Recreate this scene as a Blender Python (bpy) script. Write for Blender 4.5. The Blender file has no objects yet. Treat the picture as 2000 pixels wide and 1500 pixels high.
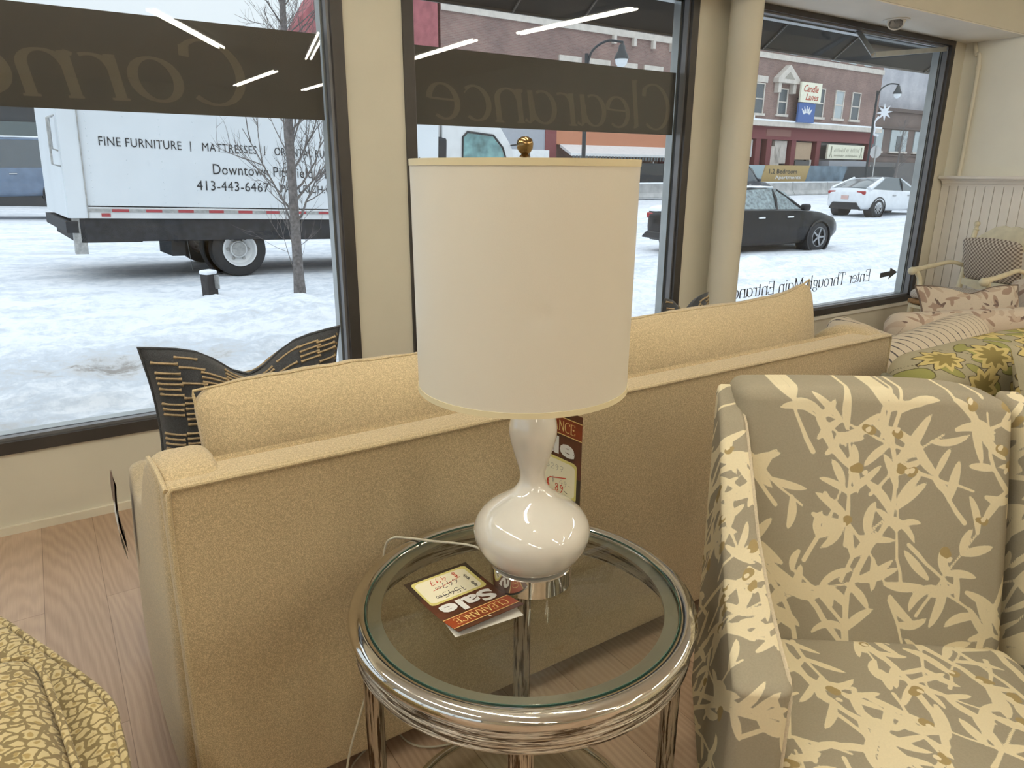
import bpy, bmesh, math, random
import numpy as np
from mathutils import Vector, Matrix, noise

# ------------------------------------------------------------------ camera, sky, exposure
scene = bpy.context.scene
COL = scene.collection
R = math.radians
cam_d = bpy.data.cameras.new('camera')
cam = bpy.data.objects.new('camera', cam_d)
COL.objects.link(cam)
cam_d.sensor_fit = 'HORIZONTAL'
cam_d.sensor_width = 36.0
cam_d.lens = 36.0 * 1377.0 / 2000.0
cam_d.clip_start = 0.02
cam_d.clip_end = 400
_yaw, _pit, _rol = R(33.4), R(16.8), R(0.29)
_F = Vector((math.sin(_yaw) * math.cos(_pit), math.cos(_yaw) * math.cos(_pit), -math.sin(_pit)))
_R0 = Vector((math.cos(_yaw), -math.sin(_yaw), 0))
_U0 = _R0.cross(_F)
_R = _R0 * math.cos(_rol) + _U0 * math.sin(_rol)
_U = -_R0 * math.sin(_rol) + _U0 * math.cos(_rol)
cam.matrix_world = Matrix(((_R.x, _U.x, -_F.x, 0), (_R.y, _U.y, -_F.y, 0), (_R.z, _U.z, -_F.z, 1.45), (0, 0, 0, 1)))
scene.camera = cam

world = bpy.data.worlds.new('overcast_sky')
scene.world = world
world.use_nodes = True
_wn = world.node_tree
_bg = _wn.nodes['Background']
_tc = _wn.nodes.new('ShaderNodeTexCoord')
_sep = _wn.nodes.new('ShaderNodeSeparateXYZ')
_wn.links.new(_tc.outputs['Generated'], _sep.inputs[0])
_cr = _wn.nodes.new('ShaderNodeValToRGB')
_wn.links.new(_sep.outputs['Z'], _cr.inputs[0])
_cr.color_ramp.elements[0].color = (0.47, 0.53, 0.57, 1)      # overcast: dimmer at the skyline, brightest overhead
_cr.color_ramp.elements[1].color = (0.90, 1.0, 1.10, 1)
_el = _cr.color_ramp.elements.new(.22); _el.color = (0.52, 0.58, 0.62, 1)
_el = _cr.color_ramp.elements.new(.55); _el.color = (0.84, 0.93, 1.0, 1)
_wn.links.new(_cr.outputs[0], _bg.inputs[0])
SKY = 1.70
_bg.inputs[1].default_value = SKY

scene.view_settings.view_transform = 'Standard'
scene.view_settings.look = 'None'
scene.view_settings.exposure = 0.0
scene.view_settings.gamma = 1.0
scene.view_settings.use_curve_mapping = False
scene.cycles.use_denoising = True
scene.cycles.max_bounces = 8
scene.cycles.diffuse_bounces = 4
scene.cycles.glossy_bounces = 4
scene.cycles.transmission_bounces = 8
scene.cycles.transparent_max_bounces = 24
scene.cycles.sample_clamp_indirect = 6.0
scene.cycles.caustics_reflective = False
scene.cycles.caustics_refractive = False
TUBE = (1.0, 0.95, 0.79)
TUBE_STRENGTH = 52.0

random.seed(7)
rng = np.random.default_rng(5)

# ------------------------------------------------------------------ mesh helpers
class MB:
    """collects geometry in world coordinates; build() links it as one mesh object"""
    def __init__(s):
        s.v = []; s.f = []; s.m = []; s.att = {}
    def add(s, vs, fs, mi=0):
        o = len(s.v)
        s.v.extend([tuple(map(float, p)) for p in vs])
        s.f.extend([tuple(i + o for i in f) for f in fs])
        s.m.extend([mi] * len(fs))
        return o
    def box(s, c, d, M=None, mi=0):
        x, y, z = d[0] / 2, d[1] / 2, d[2] / 2
        vs = [(-x, -y, -z), (x, -y, -z), (x, y, -z), (-x, y, -z), (-x, -y, z), (x, -y, z), (x, y, z), (-x, y, z)]
        if M is not None: vs = [M @ Vector(p) for p in vs]
        vs = [(p[0] + c[0], p[1] + c[1], p[2] + c[2]) for p in vs]
        s.add(vs, [(0, 3, 2, 1), (4, 5, 6, 7), (0, 1, 5, 4), (1, 2, 6, 5), (2, 3, 7, 6), (3, 0, 4, 7)], mi)
    def bb(s, x0, x1, y0, y1, z0, z1, mi=0):
        s.box(((x0 + x1) / 2, (y0 + y1) / 2, (z0 + z1) / 2), (x1 - x0, y1 - y0, z1 - z0), None, mi)
    def tube(s, pts, r, n=8, caps=True, mi=0, closed=False):
        pts = [Vector(p) for p in pts]
        k = len(pts)
        rs = r if hasattr(r, '__len__') else [r] * k
        vs = []; prev = None
        for i, p in enumerate(pts):
            if closed: t = pts[(i + 1) % k] - pts[i - 1]
            else: t = pts[min(i + 1, k - 1)] - pts[max(i - 1, 0)]
            if t.length < 1e-9: t = Vector((0, 0, 1))
            t.normalize()
            if prev is None:
                a = Vector((0, 0, 1)) if abs(t.z) < .9 else Vector((1, 0, 0))
                u = t.cross(a).normalized()
            else:
                u = prev - t * prev.dot(t)
                if u.length < 1e-6: u = t.orthogonal()
                u.normalize()
            prev = u; w = t.cross(u)
            for j in range(n):
                a = 2 * math.pi * j / n
                vs.append(p + (u * math.cos(a) + w * math.sin(a)) * rs[i])
        fs = []
        for i in range(k if closed else k - 1):
            i2 = (i + 1) % k
            for j in range(n):
                j2 = (j + 1) % n
                fs.append((i * n + j, i * n + j2, i2 * n + j2, i2 * n + j))
        if caps and not closed:
            fs.append(tuple(range(n - 1, -1, -1)))
            fs.append(tuple((k - 1) * n + j for j in range(n)))
        s.add(vs, fs, mi)
    def cyl(s, p0, p1, r0, r1=None, n=16, mi=0):
        s.tube([p0, p1], [r0, r0 if r1 is None else r1], n, True, mi)
    def lathe(s, prof, c=(0, 0, 0), n=48, mi=0, M=None, caps=True):
        k = len(prof); vs = []
        for r, z in prof:
            for j in range(n):
                a = 2 * math.pi * j / n
                p = Vector((r * math.cos(a), r * math.sin(a), z))
                if M is not None: p = M @ p
                vs.append((p[0] + c[0], p[1] + c[1], p[2] + c[2]))
        fs = []
        for i in range(k - 1):
            for j in range(n):
                j2 = (j + 1) % n
                fs.append((i * n + j, i * n + j2, (i + 1) * n + j2, (i + 1) * n + j))
        if caps and prof[0][0] > 1e-5: fs.append(tuple(range(n - 1, -1, -1)))
        if caps and prof[-1][0] > 1e-5: fs.append(tuple((k - 1) * n + j for j in range(n)))
        s.add(vs, fs, mi)
    def ring(s, prof, c, n=96, mi=0):
        """closed profile revolved (annular solid)"""
        k = len(prof); vs = []; fs = []
        for r, z in prof:
            for j in range(n):
                a = 2 * math.pi * j / n
                vs.append((c[0] + r * math.cos(a), c[1] + r * math.sin(a), c[2] + z))
        for i in range(k):
            i2 = (i + 1) % k
            for j in range(n):
                j2 = (j + 1) % n
                fs.append((i * n + j, i * n + j2, i2 * n + j2, i2 * n + j))
        s.add(vs, fs, mi)
    def prism(s, poly, P, n_, mi=0):
        """polygon of 3-D points P(x,y) extruded by vector n_"""
        a = [Vector(P(*q)) for q in poly]; k = len(a); n_ = Vector(n_)
        vs = a + [p + n_ for p in a]
        fs = [tuple(range(k - 1, -1, -1)), tuple(range(k, 2 * k))]
        for i in range(k):
            j = (i + 1) % k
            fs.append((i, j, j + k, i + k))
        s.add(vs, fs, mi)
    def grid(s, nu, nv, fn, mi=0, wrap=False):
        vs = []; fs = []
        for i in range(nu):
            for j in range(nv):
                vs.append(fn(i / (nu - 1) if not wrap else i / nu, j / (nv - 1)))
        for i in range(nu if wrap else nu - 1):
            i2 = (i + 1) % nu
            for j in range(nv - 1):
                fs.append((i * nv + j, i2 * nv + j, i2 * nv + j + 1, i * nv + j + 1))
        s.add(vs, fs, mi)
    def sphere(s, c, r, n=12, sc=(1, 1, 1), mi=0):
        pr = []
        m = max(4, n // 2)
        vs = []; fs = []
        for i in range(m + 1):
            th = math.pi * i / m
            for j in range(n):
                a = 2 * math.pi * j / n
                vs.append((c[0] + r * sc[0] * math.sin(th) * math.cos(a), c[1] + r * sc[1] * math.sin(th) * math.sin(a), c[2] - r * sc[2] * math.cos(th)))
        for i in range(m):
            for j in range(n):
                j2 = (j + 1) % n
                fs.append((i * n + j, i * n + j2, (i + 1) * n + j2, (i + 1) * n + j))
        s.add(vs, fs, mi)
    def rbox(s, size, r, res, fn=None, mi=0):
        """dense rounded box centred at the origin, then deformed by fn(x,y,z)->point"""
        hx, hy, hz = size[0] / 2, size[1] / 2, size[2] / 2
        r = min(r, hx, hy, hz)
        key = {}; vs = []; fs = []
        def axis(h):
            inner = h - r
            m = max(1, int(round(2 * inner / res))) if inner > 1e-6 else 0
            k = max(3, int(math.ceil(r * 1.5 / res)))
            a = [-h + r * (1 - math.cos(math.pi / 2 * i / k)) if False else -h + r * i / k for i in range(k)]
            b = [-inner + 2 * inner * i / m for i in range(m + 1)] if m else [0.0]
            return a + b + [-q for q in reversed(a)]
        ax, ay, az = axis(hx), axis(hy), axis(hz)
        def vert(x, y, z):
            kk = (round(x, 6), round(y, 6), round(z, 6))
            if kk in key: return key[kk]
            ix = max(-(hx - r), min(hx - r, x)); iy = max(-(hy - r), min(hy - r, y)); iz = max(-(hz - r), min(hz - r, z))
            d = Vector((x - ix, y - iy, z - iz))
            if d.length > 1e-9: d = d.normalized() * r
            p = (ix + d.x, iy + d.y, iz + d.z)
            key[kk] = len(vs)
            vs.append(fn(*p) if fn else p)
            return key[kk]
        def face(A, B, mk, flip):
            for i in range(len(A) - 1):
                for j in range(len(B) - 1):
                    q = [vert(*mk(A[i], B[j])), vert(*mk(A[i + 1], B[j])), vert(*mk(A[i + 1], B[j + 1])), vert(*mk(A[i], B[j + 1]))]
                    if flip: q.reverse()
                    fs.append(tuple(q))
        face(ax, ay, lambda a, b: (a, b, hz), False); face(ax, ay, lambda a, b: (a, b, -hz), True)
        face(ax, az, lambda a, b: (a, -hy, b), False); face(ax, az, lambda a, b: (a, hy, b), True)
        face(ay, az, lambda a, b: (hx, a, b), False); face(ay, az, lambda a, b: (-hx, a, b), True)
        return s.add(vs, fs, mi)
    def build(s, name, mats, parent=None, smooth=40, att=None):
        if not isinstance(mats, (list, tuple)): mats = [mats]
        me = bpy.data.meshes.new(name)
        v = s.v
        if parent is not None:
            inv = wmat(parent).inverted()
            v = [tuple(inv @ Vector(p)) for p in v]
        me.from_pydata(v, [], s.f)
        for m in mats: me.materials.append(m)
        if len(mats) > 1: me.polygons.foreach_set('material_index', s.m)
        me.update()
        if smooth:
            me.polygons.foreach_set('use_smooth', [True] * len(me.polygons))
            me.set_sharp_from_angle(angle=R(smooth))
        for k, a in (att or {}).items():
            at = me.attributes.new(k, 'FLOAT', 'POINT')
            at.data.foreach_set('value', np.asarray(a, dtype=np.float32))
        o = bpy.data.objects.new(name, me)
        COL.objects.link(o)
        if parent is not None: o.parent = parent
        return o
    def arr(s): return np.array(s.v)

def wmat(o):
    m = o.matrix_basis.copy()
    while o.parent is not None:
        o = o.parent; m = o.matrix_basis @ m
    return m
def tag(o, label, cat, group=None, kind=None):
    o['label'] = label; o['category'] = cat
    if group: o['group'] = group
    if kind: o['kind'] = kind
    return o
def thing(name, label, cat, loc=(0, 0, 0), rz=0, group=None):
    o = bpy.data.objects.new(name, None); COL.objects.link(o)
    o.empty_display_size = .1
    o.location = loc; o.rotation_euler = (0, 0, rz)
    return tag(o, label, cat, group)
def struct(o, label=None, cat=None):
    o['kind'] = 'structure'
    if label: o['label'] = label
    if cat: o['category'] = cat
    return o
def copy_tree(o, parent=None):
    c = o.copy(); COL.objects.link(c)
    if parent is not None: c.parent = parent
    for ch in list(o.children): copy_tree(ch, c)
    return c
def arc(cx, cy, rx, ry, a0, a1, n=18):
    return [(cx + rx * math.cos(R(a0 + (a1 - a0) * i / n)), cy + ry * math.sin(R(a0 + (a1 - a0) * i / n))) for i in range(n + 1)]
def interp(x, pts):
    return float(np.interp(x, [p[0] for p in pts], [p[1] for p in pts]))
def smooth_path(pts, n=8):
    """Catmull-Rom through the points"""
    P = [Vector(p) for p in pts]; out = []
    for i in range(len(P) - 1):
        a, b, c, d = P[max(i - 1, 0)], P[i], P[i + 1], P[min(i + 2, len(P) - 1)]
        for j in range(n):
            t = j / n
            out.append(0.5 * ((2 * b) + (c - a) * t + (2 * a - 5 * b + 4 * c - d) * t * t + (3 * b - a - 3 * c + d) * t ** 3))
    out.append(P[-1])
    return out

# ------------------------------------------------------------------ materials
def new_mat(name):
    m = bpy.data.materials.new(name); m.use_nodes = True
    nt = m.node_tree; b = nt.nodes['Principled BSDF']
    return m, nt, b
def lin(c):
    return tuple(((x / 12.92) if x <= .04045 else ((x + .055) / 1.055) ** 2.4) for x in c)
def c255(r, g, b): return lin((r / 255, g / 255, b / 255))
def rgba(c): return (c[0], c[1], c[2], 1)
def nd(nt, t, **kw):
    n = nt.nodes.new(t)
    for k, v in kw.items():
        if k.startswith('i_'): n.inputs[k[2:].replace('_', ' ')].default_value = v
        else: setattr(n, k, v)
    return n
def coords(nt, scale=(1, 1, 1), rot=(0, 0, 0), kind='Object'):
    tc = nd(nt, 'ShaderNodeTexCoord'); mp = nd(nt, 'ShaderNodeMapping')
    mp.inputs['Scale'].default_value = scale; mp.inputs['Rotation'].default_value = rot
    nt.links.new(tc.outputs[kind], mp.inputs[0])
    return mp.outputs[0]
def mixc(nt, fac, a, b):
    n = nd(nt, 'ShaderNodeMix', data_type='RGBA')
    for sock, v in ((n.inputs['Factor'], fac), (n.inputs['A'], a), (n.inputs['B'], b)):
        if hasattr(v, 'default_value') or hasattr(v, 'is_linked'): nt.links.new(v, sock)
        elif isinstance(v, (int, float)): sock.default_value = v
        else: sock.default_value = rgba(v)
    # RGBA sockets share names with others: pick by type
    return n
def mix(nt, fac, a, b):
    n = nt.nodes.new('ShaderNodeMix'); n.data_type = 'RGBA'
    F_, A_, B_ = n.inputs[0], n.inputs[6], n.inputs[7]
    for sock, v in ((F_, fac), (A_, a), (B_, b)):
        if isinstance(v, bpy.types.NodeSocket): nt.links.new(v, sock)
        elif isinstance(v, (int, float)): sock.default_value = v
        else: sock.default_value = rgba(v)
    return n.outputs[2]
def math_(nt, op, a, b=None, clamp=False):
    n = nt.nodes.new('ShaderNodeMath'); n.operation = op; n.use_clamp = clamp
    for i, v in enumerate((a, b)):
        if v is None: continue
        if isinstance(v, bpy.types.NodeSocket): nt.links.new(v, n.inputs[i])
        else: n.inputs[i].default_value = v
    return n.outputs[0]
def ramp(nt, fac, stops):
    n = nt.nodes.new('ShaderNodeValToRGB'); nt.links.new(fac, n.inputs[0])
    el = n.color_ramp.elements
    while len(el) < len(stops): el.new(0.5)
    for e, (p, c) in zip(el, stops):
        e.position = p; e.color = rgba(c if hasattr(c, '__len__') else (c, c, c))
    return n.outputs[0]
def noise_(nt, vec, scale, detail=4, rough=.5):
    n = nt.nodes.new('ShaderNodeTexNoise'); nt.links.new(vec, n.inputs['Vector'])
    n.inputs['Scale'].default_value = scale; n.inputs['Detail'].default_value = detail; n.inputs['Roughness'].default_value = rough
    return n.outputs['Fac']
def bump(nt, b, h, strength=.3, dist=.01):
    n = nt.nodes.new('ShaderNodeBump'); n.inputs['Strength'].default_value = strength; n.inputs['Distance'].default_value = dist
    nt.links.new(h, n.inputs['Height']); nt.links.new(n.outputs[0], b.inputs['Normal'])
def attr(nt, name):
    n = nt.nodes.new('ShaderNodeAttribute'); n.attribute_name = name
    return n.outputs['Fac']
def step(nt, v, e=.0006):
    n = nt.nodes.new('ShaderNodeMapRange'); nt.links.new(v, n.inputs[0])
    n.inputs[1].default_value = -e; n.inputs[2].default_value = e; n.inputs[3].default_value = 1; n.inputs[4].default_value = 0
    return n.outputs[0]

def plain(name, col, rough=.6, metal=0., spec=.5, nscale=0, namt=.15, bumps=0, bdist=.002, coat=0):
    m, nt, b = new_mat(name)
    b.inputs['Roughness'].default_value = rough; b.inputs['Metallic'].default_value = metal
    b.inputs['Specular IOR Level'].default_value = spec
    if coat: b.inputs['Coat Weight'].default_value = coat; b.inputs['Coat Roughness'].default_value = .05
    v = coords(nt)
    nf = noise_(nt, v, nscale or 6, 3)
    a = namt if nscale else .05
    d = tuple(x * (1 - a) for x in col); l = tuple(min(1, x * (1 + a)) for x in col)
    nt.links.new(ramp(nt, nf, [(.3, d), (.7, l)]), b.inputs['Base Color'])
    if bumps: bump(nt, b, noise_(nt, v, bumps, 2), .35, bdist)
    return m
def emit(name, col, s):
    m = bpy.data.materials.new(name); m.use_nodes = True; nt = m.node_tree
    nt.nodes.clear(); e = nt.nodes.new('ShaderNodeEmission'); o = nt.nodes.new('ShaderNodeOutputMaterial')
    e.inputs[0].default_value = rgba(col); e.inputs[1].default_value = s
    nt.links.new(e.outputs[0], o.inputs[0]); return m
def glass(name, tint=(1, 1, 1), f0=.04, rough=0.0):
    """thin clear pane: straight-through light plus a Schlick mirror on both faces"""
    m = bpy.data.materials.new(name); m.use_nodes = True; nt = m.node_tree; nt.nodes.clear()
    o = nt.nodes.new('ShaderNodeOutputMaterial'); t = nt.nodes.new('ShaderNodeBsdfTransparent'); g = nt.nodes.new('ShaderNodeBsdfGlossy')
    t.inputs[0].default_value = rgba(tint); g.inputs['Roughness'].default_value = rough
    ge = nt.nodes.new('ShaderNodeNewGeometry'); dp = nt.nodes.new('ShaderNodeVectorMath'); dp.operation = 'DOT_PRODUCT'
    nt.links.new(ge.outputs['Incoming'], dp.inputs[0]); nt.links.new(ge.outputs['Normal'], dp.inputs[1])
    c = math_(nt, 'ABSOLUTE', dp.outputs['Value']); k = math_(nt, 'POWER', math_(nt, 'SUBTRACT', 1.0, c), 5.0)
    f = math_(nt, 'ADD', math_(nt, 'MULTIPLY', k, 1 - f0), f0, True)
    mx = nt.nodes.new('ShaderNodeMixShader'); nt.links.new(f, mx.inputs[0]); nt.links.new(t.outputs[0], mx.inputs[1]); nt.links.new(g.outputs[0], mx.inputs[2])
    nt.links.new(mx.outputs[0], o.inputs[0]); return m
def boucle(name, col, sc=420, amt=.28, bs=.5):
    m, nt, b = new_mat(name); v = coords(nt)
    b.inputs['Roughness'].default_value = .95; b.inputs['Specular IOR Level'].default_value = .15
    b.inputs['Sheen Weight'].default_value = .3
    vo = nt.nodes.new('ShaderNodeTexVoronoi'); nt.links.new(v, vo.inputs['Vector']); vo.inputs['Scale'].default_value = sc
    n2 = noise_(nt, v, sc * .35, 3, .6)
    h = math_(nt, 'MULTIPLY', math_(nt, 'SUBTRACT', 1.0, vo.outputs['Distance']), n2)
    d = tuple(x * (1 - amt) for x in col); l = tuple(min(1, x * (1 + amt)) for x in col)
    nt.links.new(ramp(nt, h, [(.12, d), (.55, l)]), b.inputs['Base Color'])
    bump(nt, b, h, bs, .003); return m
def weave(nt, b, v, s=900, st=.2):
    w1 = nt.nodes.new('ShaderNodeTexChecker'); nt.links.new(v, w1.inputs[0]); w1.inputs['Scale'].default_value = s
    bump(nt, b, noise_(nt, v, s, 2), st, .001)
def pat_mat(name, base, layers, nsc=300, amt=.06):
    """fabric printed with shapes: each layer = (attribute, colour); attribute < 0 inside the shape"""
    m, nt, b = new_mat(name); v = coords(nt)
    b.inputs['Roughness'].default_value = .92; b.inputs['Specular IOR Level'].default_value = .15
    nf = noise_(nt, v, nsc, 2)
    c = mix(nt, nf, tuple(x * (1 - amt * 2) for x in base), tuple(x * (1 + amt * 2) for x in base))
    for at, colr, e in layers:
        lc = mix(nt, nf, tuple(x * (1 - amt) for x in colr), tuple(min(1, x * (1 + amt)) for x in colr))
        c = mix(nt, step(nt, attr(nt, at), e), c, lc)
    nt.links.new(c, b.inputs['Base Color']); bump(nt, b, nf, .15, .001)
    return m

M = {}
M['cream'] = plain('cream_wall_paint', (.665, .63, .525), .75, nscale=3, namt=.03, bumps=180, bdist=.0006)
M['white_paint'] = plain('white_paint', (.78, .75, .68), .6, nscale=4, namt=.03, bumps=200, bdist=.0004)
M['right_paint'] = plain('pale_wall_paint', (.84, .82, .73), .75, nscale=3, namt=.03, bumps=180, bdist=.0006)
M['bead'] = plain('beadboard_white_paint', (.84, .80, .74), .55, nscale=4, namt=.03)
M['ceiling'] = plain('ceiling_paint', (.82, .80, .74), .8, nscale=4, namt=.03)
M['frame'] = plain('bronze_window_frame', (.055, .050, .047), .38, .3, nscale=8, namt=.1)
M['frame_in'] = plain('grey_aluminium_frame', (.20, .20, .21), .4, .4, nscale=8, namt=.1)
M['frame_lt'] = plain('light_aluminium', (.42, .44, .44), .35, .6, nscale=8, namt=.1)
M['pane'] = glass('window_glass', (.99, .995, .995), .028)
M['table_glass'] = glass('table_glass', (.95, .97, .955), .045)
M['glass_edge'] = plain('green_glass_edge', (.06, .14, .11), .1, 0, .8)
M['clear'] = glass('clear_plastic', (.93, .94, .93), .07, .08)
M['tubes'] = emit('fluorescent_tube', TUBE, TUBE_STRENGTH)
M['fixture'] = plain('white_enamel', (.8, .8, .78), .4)
M['vinyl'] = plain('dark_vinyl_film', (.030, .0265, .0215), .5, nscale=20, namt=.08)
M['vinyl_letter'] = plain('brown_vinyl_lettering', (.088, .075, .053), .6, nscale=20, namt=.08)
M['black'] = plain('black_plastic', (.02, .02, .022), .45)
M['blackletter'] = plain('black_lettering', (.03, .03, .033), .6)
M['rubber'] = plain('tyre_rubber', (.03, .03, .032), .75, nscale=40, namt=.3)
M['snow'] = plain('snow', (.86, .90, .95), .8, nscale=5, namt=.04, bumps=30, bdist=.02)
M['ceramic'] = plain('white_glazed_ceramic', (.82, .79, .73), .03, 0, .6, coat=1)
M['shade'] = plain('cream_lamp_shade', (.735, .70, .615), .45, 0, .4, nscale=2, namt=.02, bumps=500, bdist=.0003)
M['shade_trim'] = plain('lamp_shade_trim', (.74, .66, .44), .5)
M['chrome'] = plain('chrome', (.72, .70, .66), .06, 1.0)
M['bronze'] = plain('bronze', (.30, .20, .09), .18, 1.0)
M['brushed'] = plain('brushed_nickel', (.6, .57, .52), .3, 1.0)
def mk_bark():
    m, nt, b = new_mat('bark_textured_chrome')
    b.inputs['Metallic'].default_value = 1; b.inputs['Roughness'].default_value = .22
    return m, nt, b
def bark(name, axis):
    m, nt, b = new_mat(name)
    b.inputs['Metallic'].default_value = 1; b.inputs['Roughness'].default_value = .34
    sc = {'z': (170, 170, 9), 'h': (9, 9, 190)}[axis]
    v = coords(nt, sc); n1 = noise_(nt, v, 1.0, 4, .65)
    nt.links.new(ramp(nt, n1, [(.43, (.10, .07, .045)), (.51, (.62, .57, .49))]), b.inputs['Base Color'])
    bump(nt, b, n1, .9, .006); return m
M['bark_v'] = bark('bark_textured_metal_leg', 'z')
M['bark_h'] = bark('bark_textured_metal_band', 'h')
M['sofa'] = boucle('cream_boucle', (.58, .46, .285))
M['sofa_pipe'] = boucle('cream_boucle_piping', (.62, .50, .31), 600)
M['dark_metal'] = plain('dark_metal', (.03, .025, .022), .4, .6)
M['wood_dark'] = plain('dark_wood_leg', (.05, .03, .02), .5)
M['trim_white'] = plain('cream_trim_paint', (.74, .69, .56), .5)
M['charcoal'] = boucle('charcoal_linen', (.055, .058, .066), 700, .45, .3)
M['stitch'] = plain('tan_stitching', (.33, .25, .15), .9, nscale=300, namt=.3)
M['leaf'] = pat_mat('grey_fabric_with_cream_leaves', (.325, .285, .215), [('pat', (.74, .65, .455), .0007), ('pat2', (.36, .27, .13), .0007), ('pat3', (.76, .67, .48), .0006)])
M['leaf_pipe'] = None
M['flower'] = pat_mat('sage_floral_fabric', (.36, .32, .225), [('pat4', (.07, .055, .035), .001), ('pat', (.29, .28, .10), .0012), ('pat2', (.55, .44, .19), .0012), ('pat3', (.24, .19, .07), .001)])
M['pink'] = pat_mat('cream_botanical_fabric', (.60, .52, .43), [('pat', (.36, .26, .21), .0015), ('pat2', (.17, .12, .105), .001), ('pat3', (.50, .40, .32), .0015)])
def leopard():
    m, nt, b = new_mat('leopard_chenille'); v = coords(nt)
    b.inputs['Roughness'].default_value = .95; b.inputs['Sheen Weight'].default_value = .2
    dn = nt.nodes.new('ShaderNodeTexNoise'); nt.links.new(v, dn.inputs['Vector']); dn.inputs['Scale'].default_value = 40
    va = nt.nodes.new('ShaderNodeVectorMath'); va.operation = 'SCALE'; va.inputs[3].default_value = .018
    nt.links.new(dn.outputs['Color'], va.inputs[0])
    vb = nt.nodes.new('ShaderNodeVectorMath'); nt.links.new(v, vb.inputs[0]); nt.links.new(va.outputs[0], vb.inputs[1])
    vo = nt.nodes.new('ShaderNodeTexVoronoi'); vo.feature = 'DISTANCE_TO_EDGE'; vo.inputs['Scale'].default_value = 46; vo.inputs['Randomness'].default_value = .8
    nt.links.new(vb.outputs[0], vo.inputs['Vector'])
    vc = nt.nodes.new('ShaderNodeTexVoronoi'); vc.inputs['Scale'].default_value = 46; vc.inputs['Randomness'].default_value = .8
    nt.links.new(vb.outputs[0], vc.inputs['Vector'])
    dk, lt, md = (.20, .145, .060), (.56, .46, .25), (.36, .26, .10)
    c = mix(nt, step(nt, math_(nt, 'SUBTRACT', .11, vo.outputs['Distance']), .02), dk, dk)
    spot = ramp(nt, vo.outputs['Distance'], [(.09, dk), (.13, lt)])
    inner = ramp(nt, vc.outputs['Distance'], [(.20, (1, 1, 1)), (.27, (0, 0, 0))])
    c = mix(nt, inner, spot, md)
    nt.links.new(c, b.inputs['Base Color']); bump(nt, b, vo.outputs['Distance'], .35, .004)
    return m
M['leopard'] = leopard()
def check():
    m, nt, b = new_mat('brown_gingham')
    cx = nt.nodes.new('ShaderNodeCombineXYZ'); nt.links.new(attr(nt, 'cu'), cx.inputs[0]); nt.links.new(attr(nt, 'cv'), cx.inputs[1]); cx.inputs[2].default_value = .003; v = cx.outputs[0]
    b.inputs['Roughness'].default_value = .95
    ck = nt.nodes.new('ShaderNodeTexChecker'); nt.links.new(v, ck.inputs[0]); ck.inputs['Scale'].default_value = 62
    nt.links.new(mix(nt, ck.outputs['Fac'], (.60, .53, .44), (.20, .155, .125)), b.inputs['Base Color']); return m
M['gingham'] = check()
def pale_check():
    m, nt, b = new_mat('pale_ticking')
    cx = nt.nodes.new('ShaderNodeCombineXYZ'); nt.links.new(attr(nt, 'cu'), cx.inputs[0]); nt.links.new(attr(nt, 'cv'), cx.inputs[1]); cx.inputs[2].default_value = .003; v = cx.outputs[0]
    b.inputs['Roughness'].default_value = .95
    ck = nt.nodes.new('ShaderNodeTexChecker'); nt.links.new(v, ck.inputs[0]); ck.inputs['Scale'].default_value = 120
    nt.links.new(mix(nt, ck.outputs['Fac'], (.60, .55, .49), (.36, .32, .29)), b.inputs['Base Color']); return m
M['ticking'] = pale_check()
M['linen'] = plain('oatmeal_linen', (.58, .50, .37), .95, nscale=250, namt=.1)
M['rush'] = plain('rush_seat', (.30, .17, .07), .8, nscale=120, namt=.3)
M['antique'] = plain('antique_white_paint', (.70, .63, .45), .5, nscale=18, namt=.08)
M['card_brown'] = plain('brown_card', (.085, .026, .012), .35, nscale=25, namt=.5)
M['card_red'] = plain('red_card_band', (.26, .045, .012), .35, nscale=12, namt=.4)
M['card_dark'] = plain('dark_brown_card_border', (.03, .018, .010), .35)
M['card_cream'] = plain('cream_card_panel', (.82, .78, .60), .45)
M['card_yellow'] = plain('yellow_card_panel_edge', (.66, .60, .22), .45)
M['card_line'] = plain('gold_card_line', (.80, .62, .26), .4)
M['card_white'] = plain('white_card', (.82, .80, .74), .5)
M['ink_red'] = plain('red_marker', (.55, .04, .015), .6)
M['ink_black'] = plain('black_marker', (.02, .02, .03), .6)
M['ink_grey'] = plain('grey_pencil', (.28, .27, .24), .7)
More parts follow.
